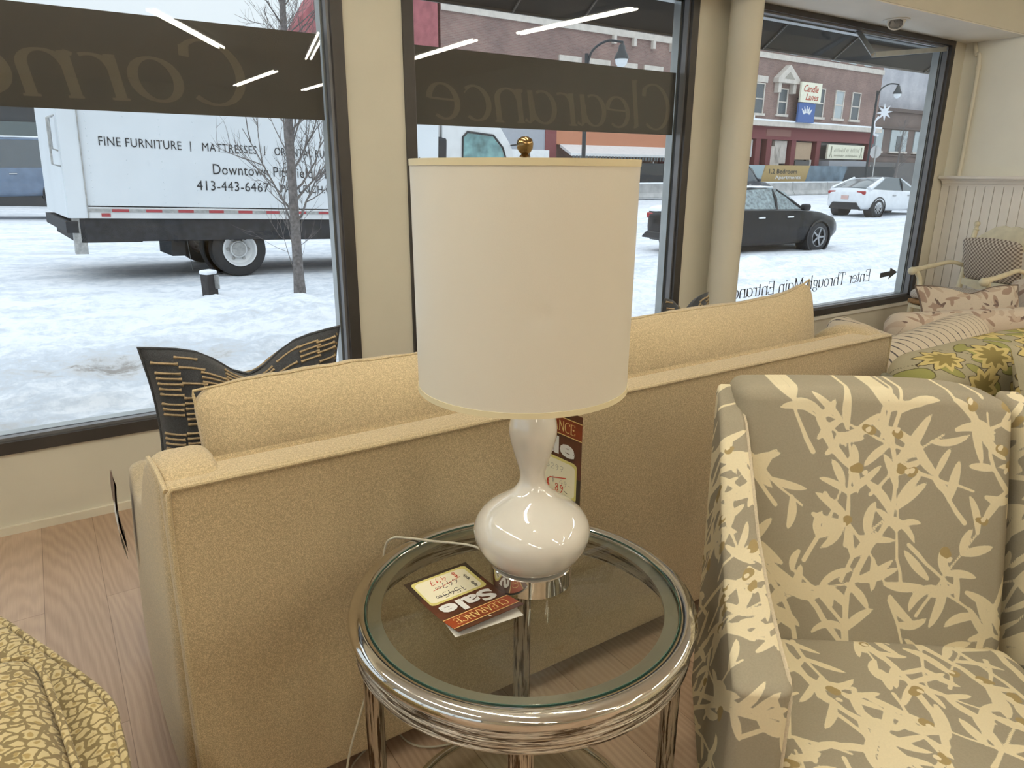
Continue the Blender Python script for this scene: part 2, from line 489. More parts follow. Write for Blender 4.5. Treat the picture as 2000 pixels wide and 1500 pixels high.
def floor_mat():
    m, nt, b = new_mat('oak_plank_floor')
    v = coords(nt, (1, 1, 1), (0, 0, R(90)))
    br = nt.nodes.new('ShaderNodeTexBrick'); nt.links.new(v, br.inputs['Vector'])
    br.inputs['Scale'].default_value = 1; br.inputs['Mortar Size'].default_value = .0011; br.inputs['Brick Width'].default_value = 1.9
    br.inputs['Row Height'].default_value = .185; br.offset = .37; br.inputs['Mortar Smooth'].default_value = .2
    br.inputs['Color1'].default_value = (.47, .335, .235, 1); br.inputs['Color2'].default_value = (.56, .415, .305, 1); br.inputs['Mortar'].default_value = (.26, .175, .12, 1)
    fine = noise_(nt, coords(nt, (190, 5, 1)), 1.0, 5, .65)
    wv = nt.nodes.new('ShaderNodeTexWave'); wv.wave_type = 'RINGS'; wv.rings_direction = 'Z'; wv.inputs['Scale'].default_value = 11; wv.inputs['Distortion'].default_value = 13; wv.inputs['Detail'].default_value = 3; wv.inputs['Detail Scale'].default_value = .5; wv.inputs['Detail Roughness'].default_value = .55
    off = nt.nodes.new('ShaderNodeVectorMath'); off.operation = 'ADD'
    nt.links.new(coords(nt, (1.5, .22, 1)), off.inputs[0]); off.inputs[1].default_value = (.35, -.33, 0)
    nt.links.new(off.outputs[0], wv.inputs['Vector'])
    g = math_(nt, 'ADD', math_(nt, 'MULTIPLY', fine, .72), math_(nt, 'MULTIPLY', wv.outputs['Fac'], .28))
    c = mix(nt, g, (.66, .62, .58), (1.13, 1.12, 1.11))
    mm = nt.nodes.new('ShaderNodeMix'); mm.data_type = 'RGBA'; mm.blend_type = 'MULTIPLY'; mm.inputs[0].default_value = 1
    nt.links.new(br.outputs['Color'], mm.inputs[6]); nt.links.new(c, mm.inputs[7])
    nt.links.new(mm.outputs[2], b.inputs['Base Color']); b.inputs['Roughness'].default_value = .45
    bump(nt, b, g, .35, .002); return m
M['floor'] = floor_mat()
def brick(name, c1, c2, mort, w=.22, h=.075):
    m, nt, b = new_mat(name); v = coords(nt, (1, 1, 1), (R(90), 0, 0))
    br = nt.nodes.new('ShaderNodeTexBrick'); nt.links.new(v, br.inputs['Vector']); br.inputs['Scale'].default_value = 1
    br.inputs['Brick Width'].default_value = w; br.inputs['Row Height'].default_value = h; br.inputs['Mortar Size'].default_value = .008
    br.inputs['Color1'].default_value = rgba(c1); br.inputs['Color2'].default_value = rgba(c2); br.inputs['Mortar'].default_value = rgba(mort)
    n = noise_(nt, coords(nt), .6, 5, .6)
    mm = nt.nodes.new('ShaderNodeMix'); mm.data_type = 'RGBA'; mm.blend_type = 'MULTIPLY'; mm.inputs[0].default_value = 1
    nt.links.new(br.outputs['Color'], mm.inputs[6]); nt.links.new(ramp(nt, n, [(.3, (.75, .75, .77)), (.7, (1.15, 1.13, 1.1))]), mm.inputs[7])
    nt.links.new(mm.outputs[2], b.inputs['Base Color']); b.inputs['Roughness'].default_value = .9
    return m
M['brick'] = brick('red_brown_brick', (.235, .15, .13), (.29, .185, .16), (.30, .25, .23))
M['brick_dark'] = brick('brown_brick', (.165, .125, .11), (.19, .14, .125), (.2, .17, .16))
M['brick_white'] = brick('white_painted_brick', (.50, .51, .55), (.54, .55, .59), (.44, .45, .49))
M['red_wall'] = plain('red_painted_masonry', (.36, .12, .13), .9, nscale=2, namt=.2, bumps=5, bdist=.1)
M['stone'] = plain('cream_stone', (.60, .55, .49), .85, nscale=3, namt=.1)
M['maroon'] = plain('maroon_paint', (.20, .055, .06), .7)
M['orange'] = plain('orange_facade', (.50, .21, .12), .8)
M['tan'] = plain('tan_panel', (.52, .38, .26), .8)
M['grey_wall'] = plain('grey_wall', (.36, .38, .42), .8)
M['win_dark'] = plain('dark_window_glass', (.10, .115, .125), .12, 0, .6)
M['win_mid'] = plain('curtained_window_glass', (.42, .47, .48), .25, 0, .6)
M['store_dark'] = plain('storefront_glass', (.10, .095, .095), .15, 0, .5)
M['poster'] = plain('shop_poster', (.45, .40, .42), .6, nscale=2.2, namt=.7)
M['sign_cream'] = plain('cream_sign', (.80, .78, .62), .6)
M['sign_red'] = plain('red_sign_script', (.45, .10, .06), .6)
M['sign_blue'] = plain('blue_sign', (.07, .14, .36), .6)
M['white_gloss'] = plain('white_enamel_gloss', (.75, .76, .76), .35)
M['truck_white'] = plain('white_truck_panel', (.74, .78, .81), .45, nscale=2, namt=.03)
M['tape_red'] = plain('red_reflective_tape', (.42, .06, .07), .5)
M['chassis'] = plain('black_chassis', (.025, .027, .032), .7, nscale=14, namt=.4)
M['steel'] = plain('dirty_steel', (.42, .42, .41), .5, .3, nscale=20, namt=.25)
M['car_black'] = plain('black_car_paint', (.010, .011, .013), .28, 0, .28, nscale=9, namt=.4)
M['car_white'] = plain('white_car_paint', (.74, .77, .80), .25, 0, .5, coat=.6)
M['car_blue'] = plain('slate_blue_car_paint', (.14, .19, .27), .35, 0, .5, nscale=3, namt=.2, coat=.4)
M['car_dark'] = plain('charcoal_car_paint', (.05, .055, .065), .35, 0, .5)
M['car_glass'] = plain('car_window', (.10, .125, .135), .15, 0, .8)
M['car_glass_frost'] = plain('frosted_car_window', (.22, .27, .28), .5, 0, .5, nscale=14, namt=.5)
M['cab_glass'] = plain('cab_window', (.16, .30, .30), .15, 0, .6, nscale=5, namt=.5)
M['light_red'] = plain('red_tail_lamp', (.35, .03, .03), .2, 0, .6)
M['amber'] = plain('amber_lens', (.9, .35, .04), .3)
M['plate'] = plain('licence_plate', (.62, .42, .38), .5)
M['alloy'] = plain('grey_alloy', (.38, .39, .40), .3, .8)
M['bark_tree'] = plain('grey_tree_bark', (.17, .155, .15), .9, nscale=30, namt=.35, bumps=60, bdist=.004)
M['weathered'] = plain('weathered_dark_wood', (.05, .045, .045), .9, nscale=20, namt=.3)
M['concrete'] = plain('concrete', (.40, .40, .39), .9, nscale=2, namt=.2, bumps=20, bdist=.01)
M['banner_gold'] = plain('gold_banner', (.42, .30, .13), .7)
M['banner_blue'] = plain('blue_banner', (.14, .20, .25), .7, nscale=1.2, namt=.35)
M['banner_pale'] = plain('pale_blue_banner', (.33, .42, .45), .7)
M['banner_dark'] = plain('dark_fence_mesh', (.045, .05, .055), .8)
M['awning'] = plain('dark_awning_canvas', (.030, .026, .023), .85, nscale=6, namt=.12)
M['awning_rib'] = plain('awning_rib', (.16, .145, .13), .6, .3)
M['lamp_green'] = plain('dark_street_lamp_iron', (.045, .05, .055), .45, .4)
M['lens'] = plain('frosted_lens', (.75, .78, .8), .2)
M['star'] = plain('white_garland', (.72, .74, .78), .6)
M['sign_grey'] = plain('grey_sign_back', (.5, .5, .5), .5, .3)
def snow_ground():
    m, nt, b = new_mat('trodden_snow'); v = coords(nt)
    n1 = noise_(nt, coords(nt, (.5, 1.6, 1)), 1.1, 8, .7)
    n2 = noise_(nt, v, 7.0, 7, .75)
    f = math_(nt, 'ADD', math_(nt, 'MULTIPLY', n1, .5), math_(nt, 'MULTIPLY', n2, .5))
    # worn strips: the carriageway and a scuffed patch by the shop window
    sp_ = nt.nodes.new('ShaderNodeSeparateXYZ'); nt.links.new(v, sp_.inputs[0])
    def hump(sock, c, w): return math_(nt, 'MAXIMUM', math_(nt, 'SUBTRACT', 1.0, math_(nt, 'ABSOLUTE', math_(nt, 'DIVIDE', math_(nt, 'SUBTRACT', sock, c), w))), 0.0)
    road = hump(sp_.outputs['Y'], 15.5, 5.5)
    patch = math_(nt, 'MULTIPLY', hump(sp_.outputs['Y'], 5.85, .75), hump(sp_.outputs['X'], .35, 1.3))
    f = math_(nt, 'SUBTRACT', f, math_(nt, 'ADD', math_(nt, 'MULTIPLY', road, .035), math_(nt, 'MULTIPLY', patch, .25)))
    c = ramp(nt, f, [(.26, (.34, .32, .30)), (.34, (.60, .605, .61)), (.43, (.62, .665, .72)), (.53, (.83, .855, .89))])
    nt.links.new(c, b.inputs['Base Color']); b.inputs['Roughness'].default_value = .8; b.inputs['Specular IOR Level'].default_value = .2
    bump(nt, b, math_(nt, 'ADD', n2, noise_(nt, v, 34, 4, .7)), .3, .03); return m
M['ground'] = snow_ground()

# ------------------------------------------------------------------ lettering
def text_mesh(txt, bold=0., shear=0., space=1.):
    cu = bpy.data.curves.new('lettering', 'FONT'); cu.body = txt; cu.offset = bold; cu.shear = shear; cu.space_character = space
    cu.resolution_u = 3
    o = bpy.data.objects.new('lettering', cu); COL.objects.link(o)
    dg = bpy.context.evaluated_depsgraph_get()
    me = bpy.data.meshes.new_from_object(o.evaluated_get(dg))
    vs = [tuple(v.co) for v in me.vertices]; fs = [tuple(p.vertices) for p in me.polygons]
    bpy.data.objects.remove(o); bpy.data.curves.remove(cu); bpy.data.meshes.remove(me)
    return vs, fs
def put_text(mb, txt, x0, y0, w, h, P, bold=0., shear=0., mi=0, space=1.):
    """fit text into the box (x0,y0,w,h) of local coordinates mapped by P(x,y)"""
    vs, fs = text_mesh(txt, bold, shear, space)
    xs = [v[0] for v in vs]; ys = [v[1] for v in vs]
    a, b, c, d = min(xs), max(xs), min(ys), max(ys)
    mb.add([P(x0 + (v[0] - a) / (b - a) * w, y0 + (v[1] - c) / (d - c) * h) for v in vs], fs, mi)

def S_(x): return [(x - .07, 0, 1), (x + .07, 0, 1)]
GLY = {  # skeleton strokes, em height .75 caps / .5 x-height : (advance, [strokes]); nib makes uprights thick
 'a': (.52, [arc(.22, .25, .19, .25, 60, 380), [(.42, .5), (.42, .06), (.47, 0), (.54, .05)]]),
 'c': (.47, [arc(.24, .25, .2, .25, 50, 310), [(.37, .40), (.385, .41)]]),
 'e': (.47, [[(.05, .27), (.43, .29)], arc(.24, .25, .2, .25, 8, 310)]),
 'g': (.50, [arc(.21, .33, .15, .165, 0, 360), [(.30, .45), (.44, .52)], [(.12, .19), (.07, .1), (.14, .05), (.36, .03), (.42, -.07), (.30, -.2), (.14, -.2), (.05, -.11), (.12, .02)]]),
 'h': (.54, [[(.09, .8), (.09, 0)], arc(.27, .33, .17, .17, 172, 0, 10) + [(.44, 0)], [(.03, 0), (.16, 0)], [(.37, 0), (.51, 0)], [(.02, .78), (.09, .8)]]),
 'i': (.24, [[(.12, .5), (.12, 0)], [(.05, 0), (.19, 0)], [(.05, .47), (.12, .5)], [(.12, .70), (.12, .635)]]),
 'l': (.24, [[(.12, .8), (.12, .03), (.18, 0)], [(.05, .78), (.12, .8)]]),
 'n': (.54, [[(.09, .5), (.09, 0)], arc(.27, .33, .17, .17, 172, 0, 10) + [(.44, 0)], [(.03, 0), (.16, 0)], [(.37, 0), (.51, 0)], [(.02, .47), (.09, .5)]]),
 'o': (.50, [arc(.25, .25, .2, .25, 0, 360)]),
 'r': (.38, [[(.10, .5), (.10, 0)], [(.10, .34)] + arc(.27, .34, .16, .15, 170, 60, 8), [(.03, 0), (.18, 0)]]),
 't': (.30, [[(.13, .66), (.13, .08), (.17, .01), (.28, .05)], [(.03, .48), (.27, .48)]]),
 'u': (.54, [[(.09, .5), (.09, .16)] + arc(.25, .16, .16, .16, 190, 330, 8) + [(.43, .16)], [(.43, .5), (.43, 0), (.5, 0)]]),
 'C': (.60, [arc(.33, .375, .29, .385, 50, 310), [(.515, .68), (.535, .55)]]),
 'E': (.56, [[(.12, .75), (.12, 0)], [(.04, .75), (.5, .75), (.51, .62)], [(.12, .38), (.40, .38)], [(.40, .44), (.40, .32)], [(.04, 0), (.51, 0), (.53, .15)]]),
 'T': (.62, [[(.31, .75), (.31, 0)], [(.04, .6), (.05, .75), (.57, .75), (.58, .6)], [(.22, 0), (.40, 0)]]),
 'M': (.82, [[(.12, .75), (.10, 0)], [(.12, .75), (.40, .06)], [(.40, .06), (.68, .75)], [(.68, .75), (.70, 0)], [(.04, 0), (.17, 0)], [(.62, 0), (.78, 0)], [(.04, .75), (.12, .75)], [(.68, .75), (.76, .75)]]),
 'L': (.54, [[(.12, .75), (.12, 0)], [(.04, .75), (.20, .75)], [(.04, 0), (.48, 0), (.5, .16)]]),
 'A': (.66, [[(.08, 0), (.33, .76)], [(.31, .76), (.56, 0)], [(.17, .27), (.46, .27)], [(.02, 0), (.15, 0)], [(.48, 0), (.64, 0)]]),
 'R': (.62, [[(.12, .75), (.12, 0)], [(.04, .75), (.30, .75)] + arc(.30, .57, .17, .18, 90, -90, 10) + [(.12, .39)], [(.28, .39), (.55, 0), (.6, 0)], [(.04, 0), (.20, 0)]]),
 'N': (.70, [[(.12, .75), (.12, 0)], [(.12, .75), (.56, .02)], [(.56, .75), (.56, 0)], [(.05, 0), (.19, 0)], [(.49, .75), (.63, .75)], [(.04, .75), (.12, .75)]]),
 ' ': (.28, []),
}
def pen_text(txt, thick=.085, thin=.022, shear=0., track=.0):
    vs = []; fs = []; x = 0
    for ch in txt:
        adv, strokes = GLY[ch]
        for st in strokes:
            n = len(st); o = len(vs); L = []
            for i, p in enumerate(st):
                a = st[max(i - 1, 0)]; b = st[min(i + 1, n - 1)]
                d = Vector((b[0] - a[0], b[1] - a[1])); d = d.normalized() if d.length > 1e-9 else Vector((1, 0))
                w = thin + (thick - thin) * abs(d.y) ** 1.6
                nx, ny = -d.y * w / 2, d.x * w / 2
                L += [(p[0] + nx, p[1] + ny), (p[0] - nx, p[1] - ny)]
            vs += [(x + q[0] + shear * q[1], q[1], strokes.index(st)) for q in L]
            fs += [(o + 2 * i, o + 2 * i + 1, o + 2 * i + 3, o + 2 * i + 2) for i in range(n - 1)]
        x += adv + track
    return vs, fs, x
def put_pen(mb, txt, x0, y0, w, h, P, thick=.085, thin=.022, shear=0., mi=0, track=0., lift=(0, 0, 0)):
    vs, fs, adv = pen_text(txt, thick, thin, shear, track)
    lift = Vector(lift); vs3 = []
    for v in vs: vs3.append(Vector(P(x0 + v[0] / adv * w, y0 + v[1] / .75 * h)) + lift * v[2])
    mb.add(vs3, fs, mi)
def ribbon(mb, pts, w, P, mi=0):
    vs = []; n = len(pts)
    for i, p in enumerate(pts):
        a = pts[max(i - 1, 0)]; b = pts[min(i + 1, n - 1)]
        d = Vector((b[0] - a[0], b[1] - a[1])); d = d.normalized() if d.length > 1e-9 else Vector((1, 0))
        vs += [P(p[0] - d.y * w / 2, p[1] + d.x * w / 2), P(p[0] + d.y * w / 2, p[1] - d.x * w / 2)]
    mb.add(vs, [(2 * i, 2 * i + 1, 2 * i + 3, 2 * i + 2) for i in range(n - 1)], mi)
HAND = {'0': [arc(.25, .4, .2, .38, 90, 450, 12)], '1': [[(.1, .65), (.28, .8), (.26, 0)]], '2': [[(.05, .62), (.2, .8), (.4, .66), (.3, .4), (.03, .03), (.5, .06)]],
        '4': [[(.3, .8), (.03, .34), (.5, .36)], [(.38, .62), (.34, -.05)]], '5': [[(.46, .8), (.12, .78), (.1, .48), (.36, .5), (.42, .22), (.22, 0), (.02, .08)]],
        '6': [[(.4, .78), (.14, .5), (.06, .2), (.24, 0), (.42, .18), (.26, .4), (.08, .26)]], '7': [[(.03, .74), (.46, .78), (.2, 0)], [(.12, .4), (.42, .42)]],
        '8': [[(.4, .7), (.22, .8), (.1, .62), (.4, .25), (.24, 0), (.06, .18), (.38, .58), (.4, .7)]], '9': [[(.42, .62), (.24, .8), (.08, .58), (.26, .44), (.42, .66), (.36, .3), (.2, -.04)]],
        '$': [[(.42, .66), (.2, .74), (.1, .54), (.4, .34), (.34, .1), (.06, .12)], [(.2, .92), (.16, -.08)], [(.32, .92), (.28, -.08)]], '-': [[(.05, .36), (.42, .4)]], ' ': []}
def hand(mb, txt, x0, y0, w, h, P, lw=.003, mi=0):
    n = len(txt); st = w / n
    for i, ch in enumerate(txt):
        for s in HAND[ch]:
            pts = [(x0 + (i + q[0] / .52 * .86) * st, y0 + q[1] / .8 * h) for q in s]
            ribbon(mb, [tuple(p)[:2] for p in smooth_path([(a, b, 0) for a, b in pts], 5)], lw, P, mi)

# ------------------------------------------------------------------ printed patterns (signed fields over cloth, metres)
def seg_field(P, pts, hw):
    """distance to polyline minus half-width hw(t)"""
    pts = np.asarray(pts); n = len(pts)
    out = np.full(len(P), 9.0)
    tot = n - 1
    for i in range(tot):
        a, b = pts[i], pts[i + 1]; ab = b - a; L = ab @ ab + 1e-12
        t = np.clip(((P - a) @ ab) / L, 0, 1)
        d = np.hypot(*(P - a - t[:, None] * ab).T)
        w = hw[i] + (hw[i + 1] - hw[i]) * t
        out = np.minimum(out, d - w)
    return out
def paint(UV, shapes):
    F = np.full(len(UV), .05)
    for pts, hw in shapes:
        pts = np.asarray(pts); m = max(hw) + .012
        lo = pts.min(0) - m; hi = pts.max(0) + m
        s = np.where((UV[:, 0] > lo[0]) & (UV[:, 0] < hi[0]) & (UV[:, 1] > lo[1]) & (UV[:, 1] < hi[1]))[0]
        if len(s): F[s] = np.minimum(F[s], seg_field(UV[s], pts, hw))
    return F
def leaf_shapes(x0, x1, y0, y1, seed):
    r = np.random.default_rng(seed); S = []; D = []; K = []
    def leaf(p, a, L, w):
        c = r.normal(0, .35); pts = []; hw = []
        for i in range(8):
            t = i / 7
            pts.append((p[0] + math.cos(a + c * t) * L * t, p[1] + math.sin(a + c * t) * L * t))
            hw.append(.0028 + w * math.sin(math.pi * min(1, t * .93 + .07)) ** .9)
        hw[-1] = .0010
        S.append((pts, hw))
    def berry(q):
        q2 = q + np.array([r.uniform(-.016, .016), r.uniform(-.012, .012)])
        D.append(([tuple(q), tuple(q2)], [r.uniform(.009, .013), r.uniform(.005, .010)]))
        e = q + r.normal(0, .008, 2); K.append(([tuple(e), tuple(e + .003)], [.0058, .0045]))
    def stem(p, a, L, w0, leafy, Lf):
        n = max(4, int(L / .028)); pts = []; hw = []; side = 1 if r.random() < .5 else -1
        for i in range(n + 1):
            pts.append(tuple(p)); hw.append(max(.0025, w0 * (1 - .65 * i / n) * r.uniform(.85, 1.2)))
            if i and i % 2 == 0 and r.random() < leafy:
                leaf(p, a + side * r.uniform(.45, .9), r.uniform(.7, 1.2) * Lf, r.uniform(.0048, .0085))
                if r.random() < .35: leaf(p, a - side * r.uniform(.5, .95), r.uniform(.6, 1.) * Lf, r.uniform(.0045, .007))
                side = -side
            if r.random() < .07: berry(p + r.normal(0, .018, 2))
            a += r.normal(0, .13); p = p + (L / n) * np.array([math.cos(a), math.sin(a)])
        if leafy > 0: leaf(p, a, Lf, .007)
        S.append((pts, hw))
    x = x0
    while x < x1:
        stem(np.array([x + r.uniform(-.03, .03), y0 - .05]), 1.57 + r.normal(0, .16), (y1 - y0) + .1, r.uniform(.006, .0095), .55, .085)
        x += r.uniform(.10, .16)
    g = .122; y = y0; row = 0
    while y < y1:
        x = x0 + (row % 2) * g / 2
        while x < x1:
            stem(np.array([x, y]) + r.normal(0, .03, 2), r.choice([.6, 1.1, 2.0, 2.5, 1.57, -.9, 4.0]) + r.normal(0, .25), r.uniform(.13, .24), r.uniform(.0036, .006), .9, r.uniform(.06, .095))
            x += g
        y += g * .9; row += 1
    return S, D, K
def leaf_att(UV, seed):
    lo = UV.min(0); hi = UV.max(0)
    S, D, K = leaf_shapes(lo[0] - .1, hi[0] + .1, lo[1] - .1, hi[1] + .1, seed)
    return {'pat': paint(UV, S), 'pat2': paint(UV, D), 'pat3': paint(UV, K)}
def petal(c, a, L, w, n=7):
    pts = [(c[0] + math.cos(a) * L * i / (n - 1), c[1] + math.sin(a) * L * i / (n - 1)) for i in range(n)]
    return pts, [max(.0006, w * math.sin(math.pi * (i / (n - 1) * .86 + .1)) ** .8) for i in range(n)]
def flower_att(UV, seed, step_=.2):
    r = np.random.default_rng(seed); Y = []; O = []; G = []; I = []
    lo = UV.min(0); hi = UV.max(0)
    y = lo[1]
    row = 0
    while y < hi[1] + .1:
        x = lo[0] + (row % 2) * step_ * .5
        while x < hi[0] + .1:
            c = np.array([x, y]) + r.normal(0, .015, 2); s = r.uniform(.8, 1.15); a0 = r.uniform(0, 6.28)
            if r.random() < .9:
                for k in range(9):
                    a = a0 + k * 6.283 / 9
                    pt, hw = petal(c, a, .070 * s, .017 * s); Y.append((pt, hw)); O.append((pt, [h + .003 for h in hw]))
                    pt, hw = petal(c, a, .052 * s, .0085 * s); I.append((pt, hw))
                O.append(([tuple(c)] * 2, [.014, .014]))
            for k in range(3):
                a = a0 + .6 + k * 2.1; q = c + .10 * np.array([math.cos(a), math.sin(a)]); b = a + r.normal(0, .9)
                pt, hw = petal(q, b, r.uniform(.06, .1), .015); G.append((pt, hw)); O.append((pt, [h + .0022 for h in hw]))
            st = [tuple(c + t * np.array([.16 * math.cos(a0), .11 * math.sin(a0)]) + np.array([0, .03 * math.sin(3 * t)])) for t in np.linspace(0, 1.2, 8)]
            O.append((st, [.0022] * 8))
            x += step_
        y += step_ * .8; row += 1
    return {'pat': paint(UV, G), 'pat4': paint(UV, O), 'pat2': paint(UV, Y), 'pat3': paint(UV, I)}
def botanic_att(UV, seed):
    r = np.random.default_rng(seed); A = []; O = []; B = []
    lo = UV.min(0) - .05; hi = UV.max(0) + .05
    n = int((hi[0] - lo[0]) * (hi[1] - lo[1]) * 130) + 3
    for k in range(n):
        c = np.array([r.uniform(lo[0], hi[0]), r.uniform(lo[1], hi[1])]); a = r.uniform(0, 6.28)
        pt, hw = petal(c, a, r.uniform(.04, .12), r.uniform(.010, .024))
        (A if r.random() < .5 else B).append((pt, hw))
        if r.random() < .3: O.append(petal(c + .02, a + .5, .05, .009))
        O.append(([tuple(c), tuple(c + .05 * np.array([math.cos(a + 2), math.sin(a + 2)])), tuple(c + .1 * np.array([math.cos(a + 2.5), math.sin(a + 2.5)]))], [.0012] * 3))
    return {'pat': paint(UV, A), 'pat2': paint(UV, O), 'pat3': paint(UV, B)}

# ------------------------------------------------------------------ the room
WY = 3.33           # inner face of the window wall
GY = 3.39           # glass
XL, XR, YB, ZC = -5.2, 6.75, -9.2, 3.05
mb = MB(); mb.bb(XL - .1, XR + .1, YB - .1, WY + .14, -.12, 0); struct(mb.build('floor', M['floor'], None, 0))
mb = MB(); mb.bb(XL - .1, XR + .1, YB - .1, WY + .2, ZC, ZC + .12); struct(mb.build('ceiling', M['ceiling'], None, 0))
mb = MB(); mb.bb(XL - .12, XL, YB, WY + .2, 0, .35); mb.bb(XL - .12, XL, YB, WY + .2, 2.5, ZC); mb.bb(XL - .12, XL, YB, -3.2, .35, 2.5); mb.bb(XL - .12, XL, 2.9, WY + .2, .35, 2.5)
struct(mb.build('wall_left', M['cream'], None, 0))
mb = MB()
for y in (-3.2, -1.2, .8, 2.84): mb.bb(XL - .09, XL - .03, y, y + .06, .35, 2.5)
mb.bb(XL - .09, XL - .03, -3.2, 2.9, .35, .41); mb.bb(XL - .09, XL - .03, -3.2, 2.9, 2.44, 2.5)
_w4 = struct(mb.build('window_4', M['frame'], None, 0))  # unseen side window, added to bring daylight in from the left
mb = MB(); mb.bb(XL - .063, XL - .057, -3.18, 2.88, .37, 2.48); mb.build('pane', M['pane'], _w4, 0)
mb = MB(); mb.bb(XL, XR, YB - .12, YB, 0, ZC); struct(mb.build('wall_back', M['cream'], None, 0))
W1, W2, W3 = (-4.6, 1.275), (1.567, 3.53), (4.02, 6.56)
ZS, ZT = .345, 2.50
mb = MB()
mb.bb(XL, XR, WY, WY + .16, 0, ZS)
mb.bb(XL, XR, WY, WY + .16, ZT, ZC)
for a, b in ((XL, W1[0]), (W1[1], W2[0]), (W2[1], W3[0]), (W3[1], XR)): mb.bb(a, b, WY, WY + .16, ZS, ZT)
struct(mb.build('wall_window', M['cream'], None, 0))
mb = MB(); mb.bb(XR, XR + .12, YB, WY + .16, 0, ZC); struct(mb.build('wall_right', M['right_paint'], None, 0))
mb = MB(); mb.bb(XL, 2.4, WY - .016, WY, 0, .035); mb.bb(2.4, XR, WY - .016, WY, 0, .035)
struct(mb.build('baseboard_window', M['trim_white'], None, 0))
# beadboard and its ledge on the right wall
mb = MB()
y = WY - .001
while y > -1.2:
    mb.box((XR - .008, y - .036, .675), (.016, .066, 1.35)); y -= .072
mb.bb(XR - .006, XR, -1.2, WY, 0, 1.35)
struct(mb.build('trim_1', M['bead'], None, 0))
mb = MB()
mb.prism([(0, 1.345), (.022, 1.345), (.022, 1.36), (.034, 1.366), (.045, 1.385), (.062, 1.392), (.062, 1.40), (.10, 1.405), (.105, 1.412), (.105, 1.425), (.10, 1.43), (0, 1.43)],
         lambda a, b: (XR - a, WY - .01, b), (0, -4.5, 0))
struct(mb.build('trim_2', M['bead'], None, 0))
# soffit over the windows at the right
mb = MB(); mb.bb(2.0, XR, 2.88, WY, 2.50, ZC); struct(mb.build('trim_3', [M['cream']], None, 0))
mb = MB(); mb.bb(2.0, XR, 2.885, WY, 2.492, 2.4998); struct(mb.build('trim_4', M['white_paint'], None, 0))
# pipe in the corner, round column between the windows
pp = thing('wall_pipe', 'thin cream painted pipe running down the right wall corner above the ledge', 'pipe', (XR - .05, WY - .14, 1.43))
mb = MB(); mb.tube(smooth_path([(XR - .03, WY - .14, 1.43), (XR - .03, WY - .14, 2.30), (XR - .02, WY - .10, 2.40), (XR - .01, WY - .07, 2.492)], 6), .016, 12); mb.build('pipe_run', M['trim_white'], pp)
mb = MB(); mb.cyl((XR - .03, WY - .14, 2.27), (XR - .03, WY - .14, 2.31), .02, None, 12); mb.build('pipe_coupling', M['trim_white'], pp)
mb = MB(); mb.cyl((3.80, 3.19, 0), (3.80, 3.19, 2.492), .098, None, 40)
co = mb.build('support_column', M['cream'], None); struct(co, 'round cream painted column standing between the two right windows', 'column')

def window(n, x0, x1, lf=True):
    fw = .055
    mb = MB()
    y0, y1 = WY - .012, WY + .05
    mb.bb(x0, x0 + fw, y0, y1, ZS, ZT); mb.bb(x1 - fw, x1, y0, y1, ZS, ZT)
    mb.bb(x0 + fw, x1 - fw, y0, y1, ZS, ZS + .05); mb.bb(x0 + fw, x1 - fw, y0, y1, ZT - .045, ZT)
    root = struct(mb.build('window_%d' % n, M['frame'], None, 0))
    mb = MB()   # inner glazing stops, lighter grey
    a, b, c, d = x0 + fw, x1 - fw, ZS + .05, ZT - .045
    for (yy0, yy1, t) in ((WY + .012, WY + .05, .013),):
        mb.bb(a, a + t, yy0, yy1, c, d); mb.bb(b - t, b, yy0, yy1, c, d); mb.bb(a, b, yy0, yy1, c, c + t); mb.bb(a, b, yy0, yy1, d - t, d)
    mb.build('glazing_stop', M['frame_in'], root, 0)
    mb = MB()
    t = .014
    mb.bb(a, a + t, WY + .05, GY, c, d); mb.bb(b - t, b, WY + .05, GY, c, d); mb.bb(a, b, WY + .05, GY, c, c + t); mb.bb(a, b, WY + .05, GY, d - t, d)
    mb.build('gasket', M['black'], root, 0)
    mb = MB()
    t = .02
    y2, y3 = GY + .012, GY + .07
    mb.bb(a, a + t, y2, y3, c, d); mb.bb(b - t, b, y2, y3, c, d); mb.bb(a, b, y2, y3, c, c + t * .5); mb.bb(a, b, y2, y3, d - t, d)
    mb.build('outer_frame', M['frame_lt'], root, 0)
    mb = MB(); mb.bb(a + .001, b - .001, GY, GY + .006, c + .001, d - .001)
    mb.build('pane', M['pane'], root, 0)
    return root
w1 = window(1, *W1); w2 = window(2, *W2); w3 = window(3, *W3)
# window stool strip under window 3
mb = MB(); mb.bb(W3[0] - .1, W3[1] + .05, WY - .02, WY, ZS - .03, ZS - .002); struct(mb.build('trim_5', M['white_paint'], None, 0))

# vinyl band with reversed lettering on the two left windows
def band(x0, x1, word, bx0, bx1, z0, h, label, thick):
    mb = MB(); mb.bb(x0, x1, GY + .0075, GY + .0095, 1.672, 2.036)
    o = tag(mb.build('window_vinyl_band', M['vinyl'], None, 0), label, 'window decal', 'dark vinyl bands on the windows')
    mb = MB(); put_pen(mb, word, 0, 0, 1, 1, lambda x, y: (bx1 - x * (bx1 - bx0), GY + .0070, z0 + y * h), thick, .030, .13, 0, 0., (0, -.00006, 0))
    mb.build('lettering', M['vinyl_letter'], o, 0)
band(W1[0] + .06, W1[1] - .085, 'Corner', -.34, .865, 1.718, .245, 'dark vinyl band reading Corner backwards across the left window', .095)
band(W2[0] + .057, W2[1] - .085, 'Clearance', 1.735, 3.43, 1.705, .25, 'dark vinyl band reading Clearance backwards across the middle window', .085)
